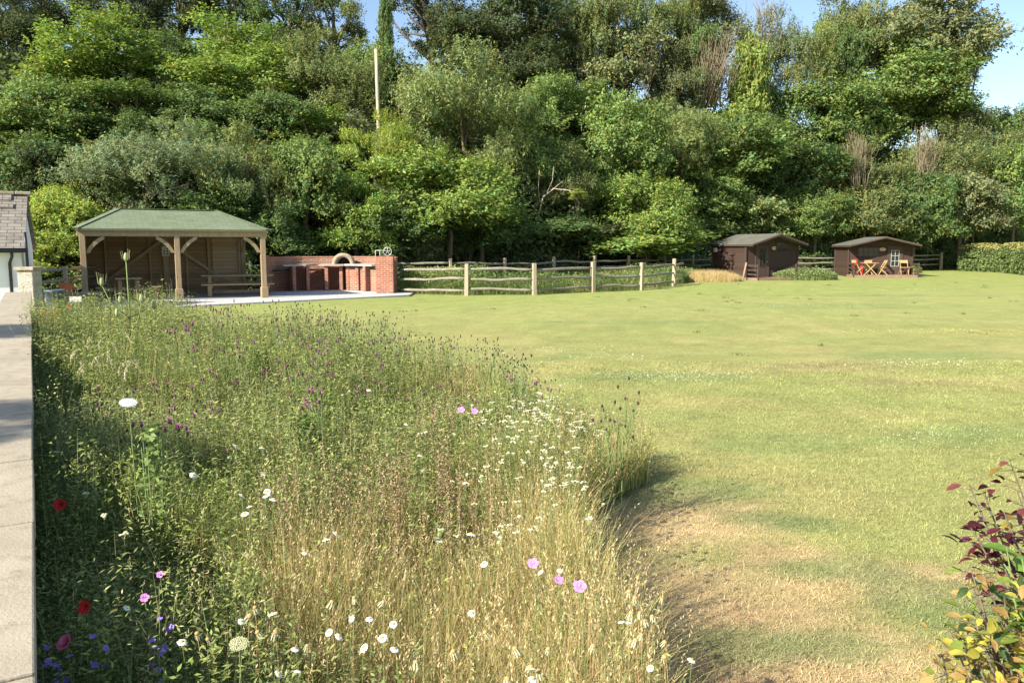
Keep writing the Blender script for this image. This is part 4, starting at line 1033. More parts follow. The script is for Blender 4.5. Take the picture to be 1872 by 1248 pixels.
# ------------------------------------------------------------------ wildflower patch
rng = np.random.default_rng(77)
x0_, y0_ = MP.min(0); x1_, y1_ = MP.max(0)
def mpts(n, dens=None, near=1.6):
    out = []
    tot = 0
    while tot < n:
        x = rng.uniform(x0_, x1_, n*2); y = rng.uniform(max(y0_,1.0), y1_, n*2)
        k = inpoly(x, y) & ((np.abs(x) < y*.75+.6))
        w_ = np.clip((6.0/np.maximum(y,2.2))**near*.35, 0, 1)       # denser close to the viewer
        if dens is not None: w_ = w_*dens(x, y)
        k &= rng.random(len(x)) < w_
        out.append(np.stack([x[k],y[k]],1)); tot += k.sum()
    return np.concatenate(out)[:n]
def zone(x, y, px, py, rx, ry, h=.5):
    c = gp(px, py, h); return np.exp(-(((x-c.x)/rx)**2+((y-c.y)/ry)**2))
def straw(x, y):
    z = .9*zone(x,y,900,1150,1.1,1.0)+.95*zone(x,y,430,1120,.75,.9)+.7*zone(x,y,650,1200,1.1,.8)+.9*zone(x,y,860,690,.55,.7)+.8*zone(x,y,1030,770,.8,.6)+.45*zone(x,y,1060,850,.9,1.0)+.6*zone(x,y,1100,1000,.7,1.2)
    wd_ = (x-wallA.x)*wdir.y-(y-wallA.y)*wdir.x
    z += .14+(fnoise(x,y,1.7)-.5)*.9; return np.clip(z*sstep(.45,1.15,wd_+(fnoise(x,y,2.)-.5)*.6),0,1)
def green(x, y): return np.clip(1-straw(x,y)*.85,0,1)
def mheight(x, y):
    h = .62+.25*(fnoise(x,y,.7)-.5)*2+.34*(fnoise(np.asarray(x)+5,y,2.6,2)-.5)
    h = h+.16*sstep(6,12,y)+.12*sstep(.0,-3,x)+.12*sstep(-3.5,-6,x)*sstep(-8.3,-6.8,x)
    h = h*(1-.22*sstep(9,12,y)*sstep(-6.0,-7.6,x))
    # taper towards the mown edge on the right
    h = h*np.clip(1-.35*zone(x,y,1120,900,.4,1.2,0),.5,1)
    return h*1.08*(.85+.15*sstep(1.2,3.2,y))
ac = Acc()
# grass blades
P = mpts(150000); x, y = P[:,0], P[:,1]; n = len(P); st = straw(x, y)
dry = rng.random(n) < st*.72
h = mheight(x, y)*rng.uniform(.45,1.05,n)*np.where(dry,.95,.9); wd = (.0022+.0009*y*rng.uniform(.6,1.2,n))*np.where(dry,.75,1)
V,Q,T_,m_ = blades(rng, np.stack([x,y,gz(x,y)],1), h, wd, rng.uniform(.05,.75,n)**1.2, rng.uniform(0,2*PI,n), 1.0, 4)
dc = np.array((.68,.52,.27)); dc2 = np.array((.52,.43,.18)); gc = np.array((.20,.245,.065)); gc2 = np.array((.33,.34,.11))
k = rng.random(n)[:,None]; yel = (.9*zone(x,y,1080,880,1.0,1.6)+.5*zone(x,y,950,800,.9,1.))[:,None].clip(0,1)
gcc = gc*(1-k)+gc2*k; gcc = gcc*(1-yel)+np.array((.38,.39,.125))*yel
col = np.where(dry[:,None], dc*(1-k)+dc2*k, gcc)*rng.uniform(.6,1.3,n)[:,None]
ac.add(V,[Q,T_],np.repeat(col,m_,0))
tag(ac.build('meadow_grass', M_plant), 'long green and straw coloured grasses of the wildflower patch', 'grass', kind='stuff')
# leafy herbs
ac = Acc(); P = mpts(15000, lambda a,b: green(a,b)**1.3, 1.2); x, y = P[:,0], P[:,1]; n = len(P)
H = mheight(x,y)*rng.uniform(.6,1.12,n); nl = 44; idx = np.repeat(np.arange(n), nl)
t_ = rng.uniform(.12,1,n*nl); az = rng.uniform(0,2*PI,n*nl); la = rng.uniform(0,2*PI,n); ln = rng.uniform(0,.25,n)
sp = (.035+.085*(1-t_))*rng.uniform(.2,1.3,n*nl)*(.45+.05*y[idx])
hz = H[idx]*t_
c = np.stack([x[idx]+np.cos(la[idx])*ln[idx]*hz*t_+np.cos(az)*sp, y[idx]+np.sin(la[idx])*ln[idx]*hz*t_+np.sin(az)*sp, gz(x,y)[idx]+hz+sp*.3],1)
dr = np.stack([np.cos(az),np.sin(az),rng.uniform(.1,2.2,n*nl)],1); L = rng.uniform(.018,.046,n*nl)*(.55+.07*y[idx])
V,F_ = leafquads(c, unit(np.array([0,0,1.])+rdir(rng,n*nl)*.7), dr, L, L*rng.uniform(.14,.38,n)[idx], .1)
pal = np.array([(.19,.25,.06),(.27,.315,.085),(.155,.20,.065),(.33,.345,.12),(.25,.275,.11)])
zc = fnoise(x,y,1.1); pi_ = np.clip((zc*5+rng.normal(0,.9,n)).astype(int),0,4)
col = pal[pi_][idx]*rng.uniform(.65,1.35,n*nl)[:,None]*(1+rng.normal(0,.12,n))[idx][:,None]
ac.add(V,F_,np.repeat(col.clip(.01,.6),4,0))
V,Q,T_,m_ = blades(rng, np.stack([x,y,gz(x,y)],1), H, .003+.0007*y, ln, la, 1.0, 4); ac.add(V,[Q,T_],np.repeat(np.tile(np.array([[.15,.20,.07]]),(n,1)),m_,0))
tag(ac.build('meadow_herbs', M_plant), 'dense leafy green wildflower stems filling the uncut patch', 'wildflowers', kind='stuff')
# coarse upright stalks with paired leaves
ac = Acc(); P = mpts(1500, lambda a,b: .35+green(a,b), .9); x, y = P[:,0], P[:,1]; n = len(P); H = mheight(x,y)*rng.uniform(.95,1.3,n); ln = rng.uniform(0,.3,n); la = rng.uniform(0,2*PI,n)
V,Q,T_,m_ = blades(rng, np.stack([x,y,gz(x,y)],1), H, .0045+.0007*y, ln, la, 1.0, 4); kc = rng.random(n)[:,None]
sc_ = np.array((.30,.36,.14))*(1-kc)+np.array((.40,.34,.16))*kc; ac.add(V,[Q,T_],np.repeat(sc_,m_,0))
nl = 14; idx = np.repeat(np.arange(n), nl); t_ = np.tile(np.linspace(.25,.97,nl),n); off = ln[idx]*t_**2*H[idx]; az = rng.uniform(0,2*PI,n*nl); L = rng.uniform(.03,.09,n*nl)*(1.15-t_)*(.6+.06*y[idx])+.01
c = np.stack([x[idx]+np.cos(la[idx])*off+np.cos(az)*L*.45, y[idx]+np.sin(la[idx])*off+np.sin(az)*L*.45, gz(x,y)[idx]+H[idx]*(t_-.25*ln[idx]*t_**3)+L*.25],1)
V,F_ = leafquads(c, unit(np.array([0,0,1.])+rdir(rng,n*nl)*.5), np.stack([np.cos(az),np.sin(az),.6+0*az],1), L, L*.2, .1)
ac.add(V,F_,np.repeat((sc_[idx]*np.array((.85,.95,.8)))*rng.uniform(.7,1.3,n*nl)[:,None],4,0))
tag(ac.build('meadow_stalks', M_plant), 'taller coarse upright stalks with narrow leaves through the wildflower patch', 'wildflowers', kind='stuff')
# sorrel / dock spikes, reddish brown
ac = Acc()
def dz(a,b): return np.clip(zone(a,b,790,790,.35,.7)+.8*zone(a,b,760,900,.5,.6)+.7*zone(a,b,450,850,.35,.4)+.5*zone(a,b,700,960,.7,.5)+.35*zone(a,b,560,930,.4,.4)+.3*zone(a,b,850,860,.3,.5),0,1)
P = mpts(170, dz**1 if False else (lambda a,b: dz(a,b)**3), .5); x, y = P[:,0], P[:,1]; n = len(P); H = mheight(x,y)*rng.uniform(.85,1.2,n)
nl = 60; idx = np.repeat(np.arange(n), nl); t_ = .45+.55*rng.random(n*nl); az = rng.uniform(0,2*PI,n*nl); q_ = np.round(t_*22)/22
c = np.stack([x[idx]+np.cos(az)*.012, y[idx]+np.sin(az)*.012, H[idx]*q_+rng.normal(0,.004,n*nl)],1); L = np.full(n*nl,.017)*(1.25-t_*.6)
V,F_ = leafquads(c, rdir(rng,n*nl), np.stack([np.cos(az),np.sin(az),-.2+0*az],1), L, L*.8)
ac.add(V,F_,np.repeat(np.array((.36,.25,.155))*rng.uniform(.6,1.35,n*nl)[:,None],4,0))
V,Q,T_,m_ = blades(rng, np.stack([x,y,0*x],1), H, np.full(n,.006), rng.uniform(0,.1,n), rng.uniform(0,2*PI,n)); ac.add(V,[Q,T_],np.repeat(np.tile(np.array([[.28,.18,.10]]),(n,1)),m_,0))
tag(ac.build('sorrel_spikes', M_plant), 'reddish brown seeding spikes standing in the wildflower patch', 'wildflowers', kind='stuff')
# seed heads on grasses
ac = Acc(); P = mpts(2400, lambda a,b: .15+straw(a,b), 1.2); x, y = P[:,0], P[:,1]; n = len(P); H = mheight(x,y)*rng.uniform(.9,1.2,n)
nl = 9; idx = np.repeat(np.arange(n), nl); t_ = np.tile(np.linspace(.82,1,nl),n); az = rng.uniform(0,2*PI,n*nl); la = rng.uniform(0,2*PI,n); ln = rng.uniform(.05,.35,n)
off = ln[idx]*t_**2*H[idx]
c = np.stack([x[idx]+np.cos(la[idx])*off+np.cos(az)*.004, y[idx]+np.sin(la[idx])*off+np.sin(az)*.004, H[idx]*(t_-.25*ln[idx]*t_**3)],1); L = np.full(n*nl,.016)
V,F_ = leafquads(c, rdir(rng,n*nl), np.stack([np.cos(az)*.4,np.sin(az)*.4,1+0*az],1), L, L*.28)
ac.add(V,F_,np.repeat(np.array((.55,.44,.24))*rng.uniform(.7,1.25,n*nl)[:,None],4,0))
V,Q,T_,m_ = blades(rng, np.stack([x,y,0*x],1), H*.98, .0016+.0004*y, ln, la); ac.add(V,[Q,T_],np.repeat(np.tile(np.array([[.42,.35,.17]]),(n,1)),m_,0))
tag(ac.build('grass_seed_heads', M_plant), 'pale feathery grass seed heads over the wildflower patch', 'grass', kind='stuff')

# --- individual flowers (one mesh set per kind, then copied)
M_stem = surf('stem', (.13,.19,.06), (.17,.23,.08), 9, .6, 0, 30, .2)
M_strawstem = surf('dry_stem', (.34,.22,.10), (.42,.28,.13), 9, .8, 0, 30, .2)
M_wpet = surf('white_petal', (.78,.78,.74), (.82,.82,.80), 9, .6, 0, 30, .2)
M_cream = surf('cream_umbel', (.46,.46,.26), (.56,.55,.34), 30, .8, .3, 80, .2)
M_yel = surf('yellow_disc', (.55,.33,.03), (.65,.42,.05), 60, .8, .4, 200, .2)
M_tan = surf('seed_disc', (.42,.25,.10), (.50,.32,.14), 60, .9, .4, 200, .2)
M_pop = surf('poppy_red', (.50,.010,.008), (.58,.018,.012), 12, .55, .1, 60, .25)
M_pinkp = surf('poppy_pink', (.60,.13,.20), (.66,.18,.26), 12, .6, .1, 60, .2)
M_mal = surf('mallow_pink', (.44,.17,.42), (.52,.23,.49), 25, .6, .1, 60, .2)
M_knap = surf('knapweed_purple', (.36,.07,.28), (.44,.10,.36), 40, .8, .3, 80, .2)
M_dark = surf('dark_bud', (.045,.03,.025), (.08,.05,.04), 40, .9, .3, 80, .2)
M_viol = surf('violet_petal', (.22,.15,.48), (.30,.20,.58), 20, .6, .1, 60, .2)
M_teas = surf('teasel_head', (.28,.33,.15), (.36,.38,.20), 60, .9, .5, 120, .2)
def stemmesh(h, lean, r=.0025, rs=random):
    a = rs.uniform(0,2*PI); pts = []
    for k in range(6):
        t_ = k/5; pts.append(Vector((math.cos(a)*lean*h*(t_**2-1), math.sin(a)*lean*h*(t_**2-1), h*t_)))
    return MB().tube(pts, [r*1.3,r*1.2,r,r,r*.9,r*.8], 5)
def petals(n, r0, r1, w_, drop, cup, cz, tilt, rs):
    mb = MB(); T0 = Matrix.Translation((0,0,cz)) @ Euler((tilt[0],tilt[1],0)).to_matrix().to_4x4()
    for k in range(n):
        a = 2*PI*k/n+rs.uniform(-.08,.08); rr = r1*rs.uniform(.88,1.05); vs = []
        for i, (t_, ww) in enumerate(((0,.35),(.45,1),(.85,.9),(1,.45))):
            r_ = r0+(rr-r0)*t_; z_ = cup*math.sin(t_*PI*.5)*r1-drop*t_**2*r1
            for s in (-1,1): vs.append(T0 @ (Matrix.Rotation(a,4,'Z') @ Vector((r_, s*w_*ww/2, z_+abs(s)*0+.02*w_*((i%2)*2-1)))))
        mb.add(vs, [(0,1,3,2),(2,3,5,4),(4,5,7,6)])
    return mb
def disc(r, hgt, cz, tilt):
    mb = MB(); mb.lathe([(r*.6,-hgt*.6),(r,-.1*hgt),(r*.85,hgt*.6),(r*.4,hgt),(0,hgt*1.05)], 12)
    T0 = Matrix.Translation((0,0,cz)) @ Euler((tilt[0],tilt[1],0)).to_matrix().to_4x4(); mb.v = [tuple(T0@Vector(v)) for v in mb.v]; return mb
def proto(kind, seed):
    rs = random.Random(seed); h = .6; r = bpy.data.objects.new(kind, None)
    parts = []
    tl = (rs.uniform(.1,.7), rs.uniform(-.4,.4))
    if kind in ('mallow','poppy','pink_poppy'): tl = (rs.uniform(.6,1.1), rs.uniform(-.3,.5))
    def part(mb, nm, mt): o = mb.build(nm, mt, r, uv=False); parts.append(o)
    if kind == 'daisy':
        part(stemmesh(h,.12,.0022,rs),'stem',M_stem); part(petals(15,.008,.026,.0085,.35,.1,h,tl,rs),'petals',M_wpet); part(disc(.009,.005,h+.002,tl),'flower_disc',M_yel)
    elif kind == 'spent_daisy':
        part(stemmesh(h,.12,.002,rs),'stem',M_strawstem); part(disc(.014,.011,h,tl),'flower_disc',M_tan)
        part(petals(9,.012,.021,.006,1.6,0,h-.002,tl,rs),'petals',M_cream)
    elif kind == 'poppy':
        part(stemmesh(h,.1,.002,rs),'stem',M_stem); part(petals(5,.004,.042,.05,.1,.55,h,tl,rs),'petals',M_pop); part(disc(.008,.01,h+.008,tl),'seed_pod',M_dark)
    elif kind == 'pink_poppy':
        part(stemmesh(h,.1,.003,rs),'stem',M_stem); mb = petals(9,.004,.05,.05,.1,.6,h,tl,rs); part(mb,'petals',M_pinkp); part(petals(8,.004,.032,.035,.0,.9,h+.01,tl,rs),'inner_petals',M_pinkp)
    elif kind == 'mallow':
        part(stemmesh(h,.08,.003,rs),'stem',M_stem); part(petals(5,.004,.032,.028,.05,.35,h,tl,rs),'petals',M_mal); part(disc(.004,.012,h+.006,tl),'stamens',M_wpet)
    elif kind == 'violet_flower':
        part(stemmesh(h,.1,.002,rs),'stem',M_stem)
        for k in range(4):
            m2 = petals(5,.002,.018,.015,.1,.3,h-.05*k*rs.uniform(.7,1.2),(rs.uniform(-.8,.8),rs.uniform(-.8,.8)),rs); dx,dy = rs.uniform(-.04,.04),rs.uniform(-.04,.04)
            m2.v = [(a+dx,b_+dy,c_) for a,b_,c_ in m2.v]; part(m2,'petals',M_viol)
    elif kind == 'yarrow':      # small cream umbel
        part(stemmesh(h,.08,.002,rs),'stem',M_stem); mb = MB()
        for k in range(5):
            a = rs.uniform(0,6.28); q = rs.uniform(.0,.03); p_ = (math.cos(a)*q, math.sin(a)*q, h-.0+rs.uniform(-.006,.006))
            m2 = MB().lathe([(.003,-.008),(.014,-.002),(.013,.004),(.006,.007),(0,.0075)],8,p_); mb.add(m2.v,m2.f,True)
            mb.tube([(0,0,h-.05),(p_[0],p_[1],h-.006)],.0012,4)
        part(mb,'umbel',M_cream)
    elif kind == 'wild_carrot':
        part(stemmesh(h,.06,.004,rs),'stem',M_stem); mb = MB(); T0 = Euler((.32,.15,0)).to_matrix()
        for k in range(120):
            q = .06*math.sqrt((k+.5)/120); a = k*2.4; p_ = T0@Vector((math.cos(a)*q, math.sin(a)*q, -.12*q*q*10+rs.uniform(-.003,.003))); p_.z += h
            m2 = MB().lathe([(.001,-.004),(.0056,-.001),(.005,.002),(0,.0035)],6,tuple(p_)); mb.add(m2.v,m2.f,True); mb.tube([(0,0,h-.055),tuple(p_)],.0008,3)
        part(mb,'umbel',M_cream if seed%2 else M_wpet)
    elif kind in ('knapweed','budded_knapweed'):
        mb = MB(); hds = []; fls = []
        for k in range(6):
            a = rs.uniform(0,6.28); q = rs.uniform(.02,.16); hz_ = h*rs.uniform(.82,1.03); e_ = Vector((math.cos(a)*q, math.sin(a)*q, hz_))
            mb.tube([(0,0,h*.35),(e_.x*.4,e_.y*.4,h*.62),tuple(e_)],[.003,.002,.0015],5)
            m2 = MB().lathe([(.002,-.010),(.0065,-.004),(.006,.003),(.003,.006),(0,.007)],8,tuple(e_)); hds.append(m2)
            if kind == 'knapweed' and rs.random()<.55:
                m2 = petals(10,.003,.011,.005,.0,.9,e_.z+.004,(0,0),rs); m2.v = [(v[0]+e_.x,v[1]+e_.y,v[2]) for v in m2.v]; fls.append(m2)
        mb.tube([(0,0,-.02),(0,0,h*.36)],.0032,5)
        part(mb,'stems',M_stem); [part(q_,'bud',M_dark) for q_ in hds]; [part(q_,'petals',M_knap) for q_ in fls]
    elif kind == 'teasel':
        mb = MB(); h = 1.0; sp = MB()
        tips = [((0,0,h),.5),((.17,.03,.83),.4),((-.13,.05,.72),.36),((.10,-.06,.70),.33),((-.17,-.02,.67),.3),((.05,.06,.62),.3)]
        mb.tube([(0,0,0),(.01,0,.35),(-.005,0,.6),(0,0,h-.03)],[.009,.007,.005,.004],7)
        for (e_, s_) in tips[1:]: mb.tube([(0,0,e_[2]-.25),(e_[0]*.7,e_[1]*.7,e_[2]-.14),(e_[0],e_[1],e_[2]-.02)],[.004,.0035,.003],6)
        for e_, s_ in tips:
            m2 = MB().lathe([(.004,-.028),(.011,-.02),(.0145,0),(.011,.02),(.005,.031),(0,.033)],10,e_); part(m2,'seed_head',M_teas)
            for k in range(7):
                a = k*.9+rs.random(); l = .07*rs.uniform(.7,1.3); sp.tube([(e_[0],e_[1],e_[2]-.025),(e_[0]+math.cos(a)*.024,e_[1]+math.sin(a)*.024,e_[2]-.01),(e_[0]+math.cos(a)*.032,e_[1]+math.sin(a)*.032,e_[2]-.02+l)],[.0018,.0016,.0006],4)
        for z_ in (.28,.45,.58):
            for s in (-1,1): sp.add([(0,0,z_),(s*.05,.012,z_+.03),(s*.13,0,z_+.06),(s*.05,-.012,z_+.03)],[(0,1,2,3)])
        part(mb,'stem',M_stem); part(sp,'spines',M_teas)
    for o in parts:                               # pool of meshes, objects re-created per plant
        COL.objects.unlink(o)
    bpy.data.objects.remove(r)
    return [(o.data.name, o.name.split('.')[0], o.data) for o in parts], h
POOL = {k: [proto(k, s) for s in range(nv)] for k, nv in (('daisy',4),('spent_daisy',3),('poppy',2),('pink_poppy',1),('mallow',2),('violet_flower',2),('yarrow',4),('wild_carrot',2),('knapweed',4),('budded_knapweed',3),('teasel',1))}
fr = random.Random(17)
def flower(kind, px, py, h, label, group=None, cat=None, sc=1.0, var=None):
    p = gp(px, py, h); v = POOL[kind]; pr_, h0 = v[fr.randrange(len(v)) if var is None else var]
    return flower_at(kind, p.x, p.y, h, label, group, cat, sc, pr_, h0)
def flower_at(kind, x, y, h, label, group=None, cat=None, sc=1.0, pr_=None, h0=.6):
    if pr_ is None: pr_, h0 = POOL[kind][fr.randrange(len(POOL[kind]))]
    z0 = float(gz(x,y)); r = thing(kind, label, cat or kind.replace('_',' '), (x,y,z0), fr.uniform(-.5,.5) if kind in ('mallow','poppy','pink_poppy','wild_carrot') else fr.uniform(0,6.28), group)
    head = sc
    for _, nm, me in pr_:
        o = bpy.data.objects.new(nm, me); COL.objects.link(o); o.parent = r
        o.scale = (head,head,h/h0) if nm in('stem',) else (head,head,head)
        if nm != 'stem': o.location = (0,0,h-h0*head)
        if kind in ('knapweed','budded_knapweed','teasel'): o.scale = (head*h/h0 if kind=='teasel' else head,)*2+(h/h0,); o.location = (0,0,0)
    return r
# poppies
for px, py, h, lb, s in ((111,923,.74,'bright red poppy in the deep shade beside the wall, halfway down the photo',.6),(158,1110,.76,'red poppy low in the shade at the bottom left, seen inside the darkest corner',.5),
                      (105,572,.80,'brightest red poppy in front of the water butt',1.3),(78,577,.8,'dark red poppy left of the brightest poppy, against the wall end',1.2),(92,632,.7,'red poppy alone in the shade below the poppy cluster',1.1),
                      (127,558,.9,'small orange red poppy right of the water butt',1.0),(66,590,.8,'red poppy touching the far end of the wall',1.1)):
    flower('poppy', px, py, h, lb, 'red poppies by the wall', sc=s)
flower('pink_poppy', 88, 577, .8, 'ruffled pink poppy among the red ones by the water butt', sc=1.1, cat='poppy'); flower('pink_poppy', 122, 1175, .76, 'ruffled pink poppy in the bottom left corner beside the wall', cat='poppy', sc=.45)
for px, py, h, lb, s in ((975,1030,.74,'pink mallow flower, left of three in the dry grass',.62),(1021,1060,.74,'small pink mallow flower, middle one of three in the dry grass',.5),(1060,1072,.76,'largest pink mallow flower, right of three in the dry grass',.7),
                      (843,750,.8,'pale pink mallow, left of a pair in the middle of the patch',.75),(868,752,.8,'pale pink mallow, right of a pair in the middle of the patch',.7),(293,1050,.74,'magenta mallow bud flower against the dark shade at the lower left',.4),(265,1092,.74,'violet pink mallow flower low at the edge of the shade',.45)):
    flower('mallow', px, py, h, lb, 'pink mallow flowers', sc=s)
for px, py in ((80,1165),(92,1190),(78,1215),(105,1205),(112,1222),(190,1163),(178,1170),(292,1165),(304,1125),(288,1190)):
    flower('violet_flower', px, py, .72+fr.uniform(-.05,.05), 'small violet flowers in the shade at the foot of the wall', 'violet flowers by the wall', 'wildflower', .6)
flower('wild_carrot', 235, 735, 1.15, 'large flat white wild carrot umbel catching the sun above the shade', sc=.62, var=0); flower('wild_carrot', 437, 1175, .78, 'round cream wild carrot umbel low in the straw grass at the bottom', sc=.42, var=1)
for px, py, lb in ((155,902,'small cream scabious head, highest of three in the shade'),(190,942,'small cream scabious head, middle of three in the shade'),(226,975,'small cream scabious head, lowest of three in the shade'),(103,826,'pale umbel on a bent stem near the wall')):
    flower('yarrow', px, py, .75, lb, sc=.55, cat='scabious')
# daisies
for px, py in ((720,1185),(695,1165),(668,1183),(617,1162),(601,1155),(478,1098),(498,1120),(443,1135),(537,1185),(720,1140),(640,1130),(672,1130),(330,1172),(510,1230),(541,1225),(232,1110),(1135,1135),(1150,1136),(1190,1220),(1265,1205),(867,1120),(975,1240),(977,1222),(882,1030),(985,1045),(435,815),(480,818),(358,868),(478,865),(560,1010),(440,905),(455,925),(450,938),(490,905),(500,912),(488,898),(675,712),(660,706),(640,715),(628,722),(730,700),(740,775),(770,832),(797,985),(598,985),(612,975),(864,975),(1020,1042)):
    flower('daisy', px+fr.uniform(-4,4), py, .72 if py > 1000 else .76, 'white ox-eye daisy in flower in the wildflower patch', 'ox-eye daisies', 'daisy', (.47 if py>1000 else .7)*fr.uniform(.8,1.15))
for px, py in ((460,1125),(465,1110),(470,1155),(362,1157),(379,1167),(1153,1080),(1160,1092),(1208,1095),(1168,1120),(1155,1120),(1193,1126),(1180,1135),(1170,1160),(1218,1173),(1217,1200),(1160,1170),(972,1218),(983,1226),(925,1240),(888,1155),(650,1092),(502,1155),(610,1100),(940,1185),(1000,1185),(700,1100),(560,1180),(760,1210),(830,1190),(1085,1180)):
    flower('spent_daisy', px+fr.uniform(-3,3), py, .70, 'tan spent daisy head on a dry stem in the wildflower patch', 'spent daisy heads', 'daisy', .6*fr.uniform(.8,1.15))
# cream yarrow-like umbels over the right part
rs_ = np.random.default_rng(8); cnt = 0
while cnt < 210:
    px = rs_.normal(1020, 90); py = rs_.normal(845, 65); h = .5
    if rs_.random() < .12: px, py = rs_.uniform(850,1150), rs_.uniform(880,1050)
    p = gp(px, py, h)
    if not inpoly(np.array([p.x]), np.array([p.y]))[0]: continue
    hh = float(mheight(p.x,p.y))*rs_.uniform(.95,1.12); flower_at('yarrow', p.x, p.y, hh, 'small cream flower umbel among the yellow green grass of the patch', 'cream umbels', 'umbel', rs_.uniform(.36,.58)); cnt += 1
# knapweeds
def scatter(kind, spots, n, label, group, cat, hb=1.1, sc=1.0):
    k = 0
    while k < n:
        px, py, sx_, sy_ = spots[rs_.integers(len(spots))]; px = rs_.normal(px,sx_); py = rs_.normal(py,sy_); p = gp(px,py,.6)
        if not inpoly(np.array([p.x]), np.array([p.y]))[0]: continue
        flower_at(kind, p.x, p.y, float(mheight(p.x,p.y))*hb*rs_.uniform(.92,1.1), label, group, cat, sc*rs_.uniform(.85,1.15)); k += 1
scatter('knapweed', [(440,680,60,30),(390,720,60,40),(580,750,40,25),(430,610,40,12),(720,690,50,25),(930,740,50,18),(300,800,40,40),(560,640,80,15)], 85, 'purple knapweed flowers on branching stems in the patch', 'purple knapweeds', 'knapweed')
scatter('budded_knapweed', [(520,610,60,8),(620,620,70,8),(360,590,30,10),(760,650,60,12),(900,650,40,12),(950,670,20,20),(660,640,60,12)], 110, 'thin branching knapweed with dark round buds along the back of the patch', 'budded knapweeds', 'knapweed')
for k_,(px,py,h) in enumerate(((1140,705,.95),(1125,745,.85),(945,650,.95),(900,645,1.0),(1105,750,.8))): flower('budded_knapweed', px, py, h, 'thin branching knapweed with dark round buds along the back of the patch', 'budded knapweeds', 'knapweed', 1.2)
p = gp(230,470,1.72); flower_at('teasel', p.x, p.y, 1.72, 'tall branching green teasel rising in front of the shelter', None, 'teasel', 1.0)
# woolly foxtail heads at the left
ac = Acc(); rng = np.random.default_rng(12)
for px, py in ((160,620),(178,618),(195,640),(185,655),(205,650),(236,610),(214,662),(170,650),(150,662),(140,668),(230,660),(226,672),(248,660),(125,640),(210,628)):
    h = 1.0; p = gp(px+rng.normal(0,2), py, h); n = 70; t_ = rng.random(n); a = rng.uniform(0,2*PI,n); bx = rng.normal(0,.05); 
    c = np.stack([p.x+bx*t_**2+np.cos(a)*.010*np.sin(t_*PI), p.y+np.sin(a)*.010*np.sin(t_*PI), h-.10+.14*t_-.03*t_**3],1); L = np.full(n,.022)
    V,F_ = leafquads(c, rdir(rng,n), np.stack([np.cos(a)*.5,np.sin(a)*.5,1+0*a],1), L, L*.4); ac.add(V,F_,np.tile(np.array([[.50,.47,.30]]),(len(V),1)))
    V,Q,T_,m_ = blades(rng, np.array([[p.x,p.y,0]]), np.array([h-.08]), np.array([.006]), np.array([.02]), np.array([0.])); ac.add(V,[Q,T_],np.tile(np.array([[.30,.33,.16]]),(len(V),1)))
tag(ac.build('foxtail_grass', M_plant), 'pale foxtail grass heads catching the sun above the shaded left side', 'grass', kind='stuff')
# bushy green plants
def herb(px, py, h, r, n, label, col, ls=.03):
    p = gp(px, py, 0); rg = np.random.default_rng(int(px)); t = thing('leafy_herb', label, 'plant', p)
    tt = rg.random(n)**.7; a = rg.uniform(0,2*PI,n); q = r*np.sqrt(rg.random(n))*(1.1-tt*.7)
    c = np.stack([np.cos(a)*q, np.sin(a)*q, h*tt],1); L = ls*rg.uniform(.6,1.4,n)
    V,F_ = leafquads(c, unit(rdir(rg,n)+np.array([0,0,.8])), unit(np.stack([np.cos(a),np.sin(a),.4+0*a],1)+rdir(rg,n)*.5), L, L*.5)
    npobj('foliage', V, F_, M_plant, np.repeat(np.array(col)*rg.uniform(.7,1.3,n)[:,None],4,0), parent=t)
    mb = MB()
    for k in range(6):
        b_ = rg.uniform(0,6.28); mb.tube([(0,0,0),(math.cos(b_)*r*.4,math.sin(b_)*r*.4,h*.5),(math.cos(b_)*r*.6,math.sin(b_)*r*.6,h*.92)],[.004,.003,.0015],5)
    mb.build('stems', M_stem, t, uv=False)
herb(332,1290,.5,.10,900,'bright yellow green bushy weed at the right edge of the wall shade', (.20,.29,.07),.022)
herb(300,1180,1.05,.12,420,'tall thin sunlit green stalk rising out of the shade under the white umbel', (.16,.23,.07),.035)
herb(480,800,.85,.2,1500,'feathery bright green clump in the left middle of the patch', (.14,.22,.05),.03)
herb(560,960,.75,.2,1300,'fine leaved green clump in the centre of the patch', (.13,.20,.05),.03)
herb(175,640,.95,.22,1500,'tall green clump near the wall end in front of the shelter', (.16,.22,.07),.04)

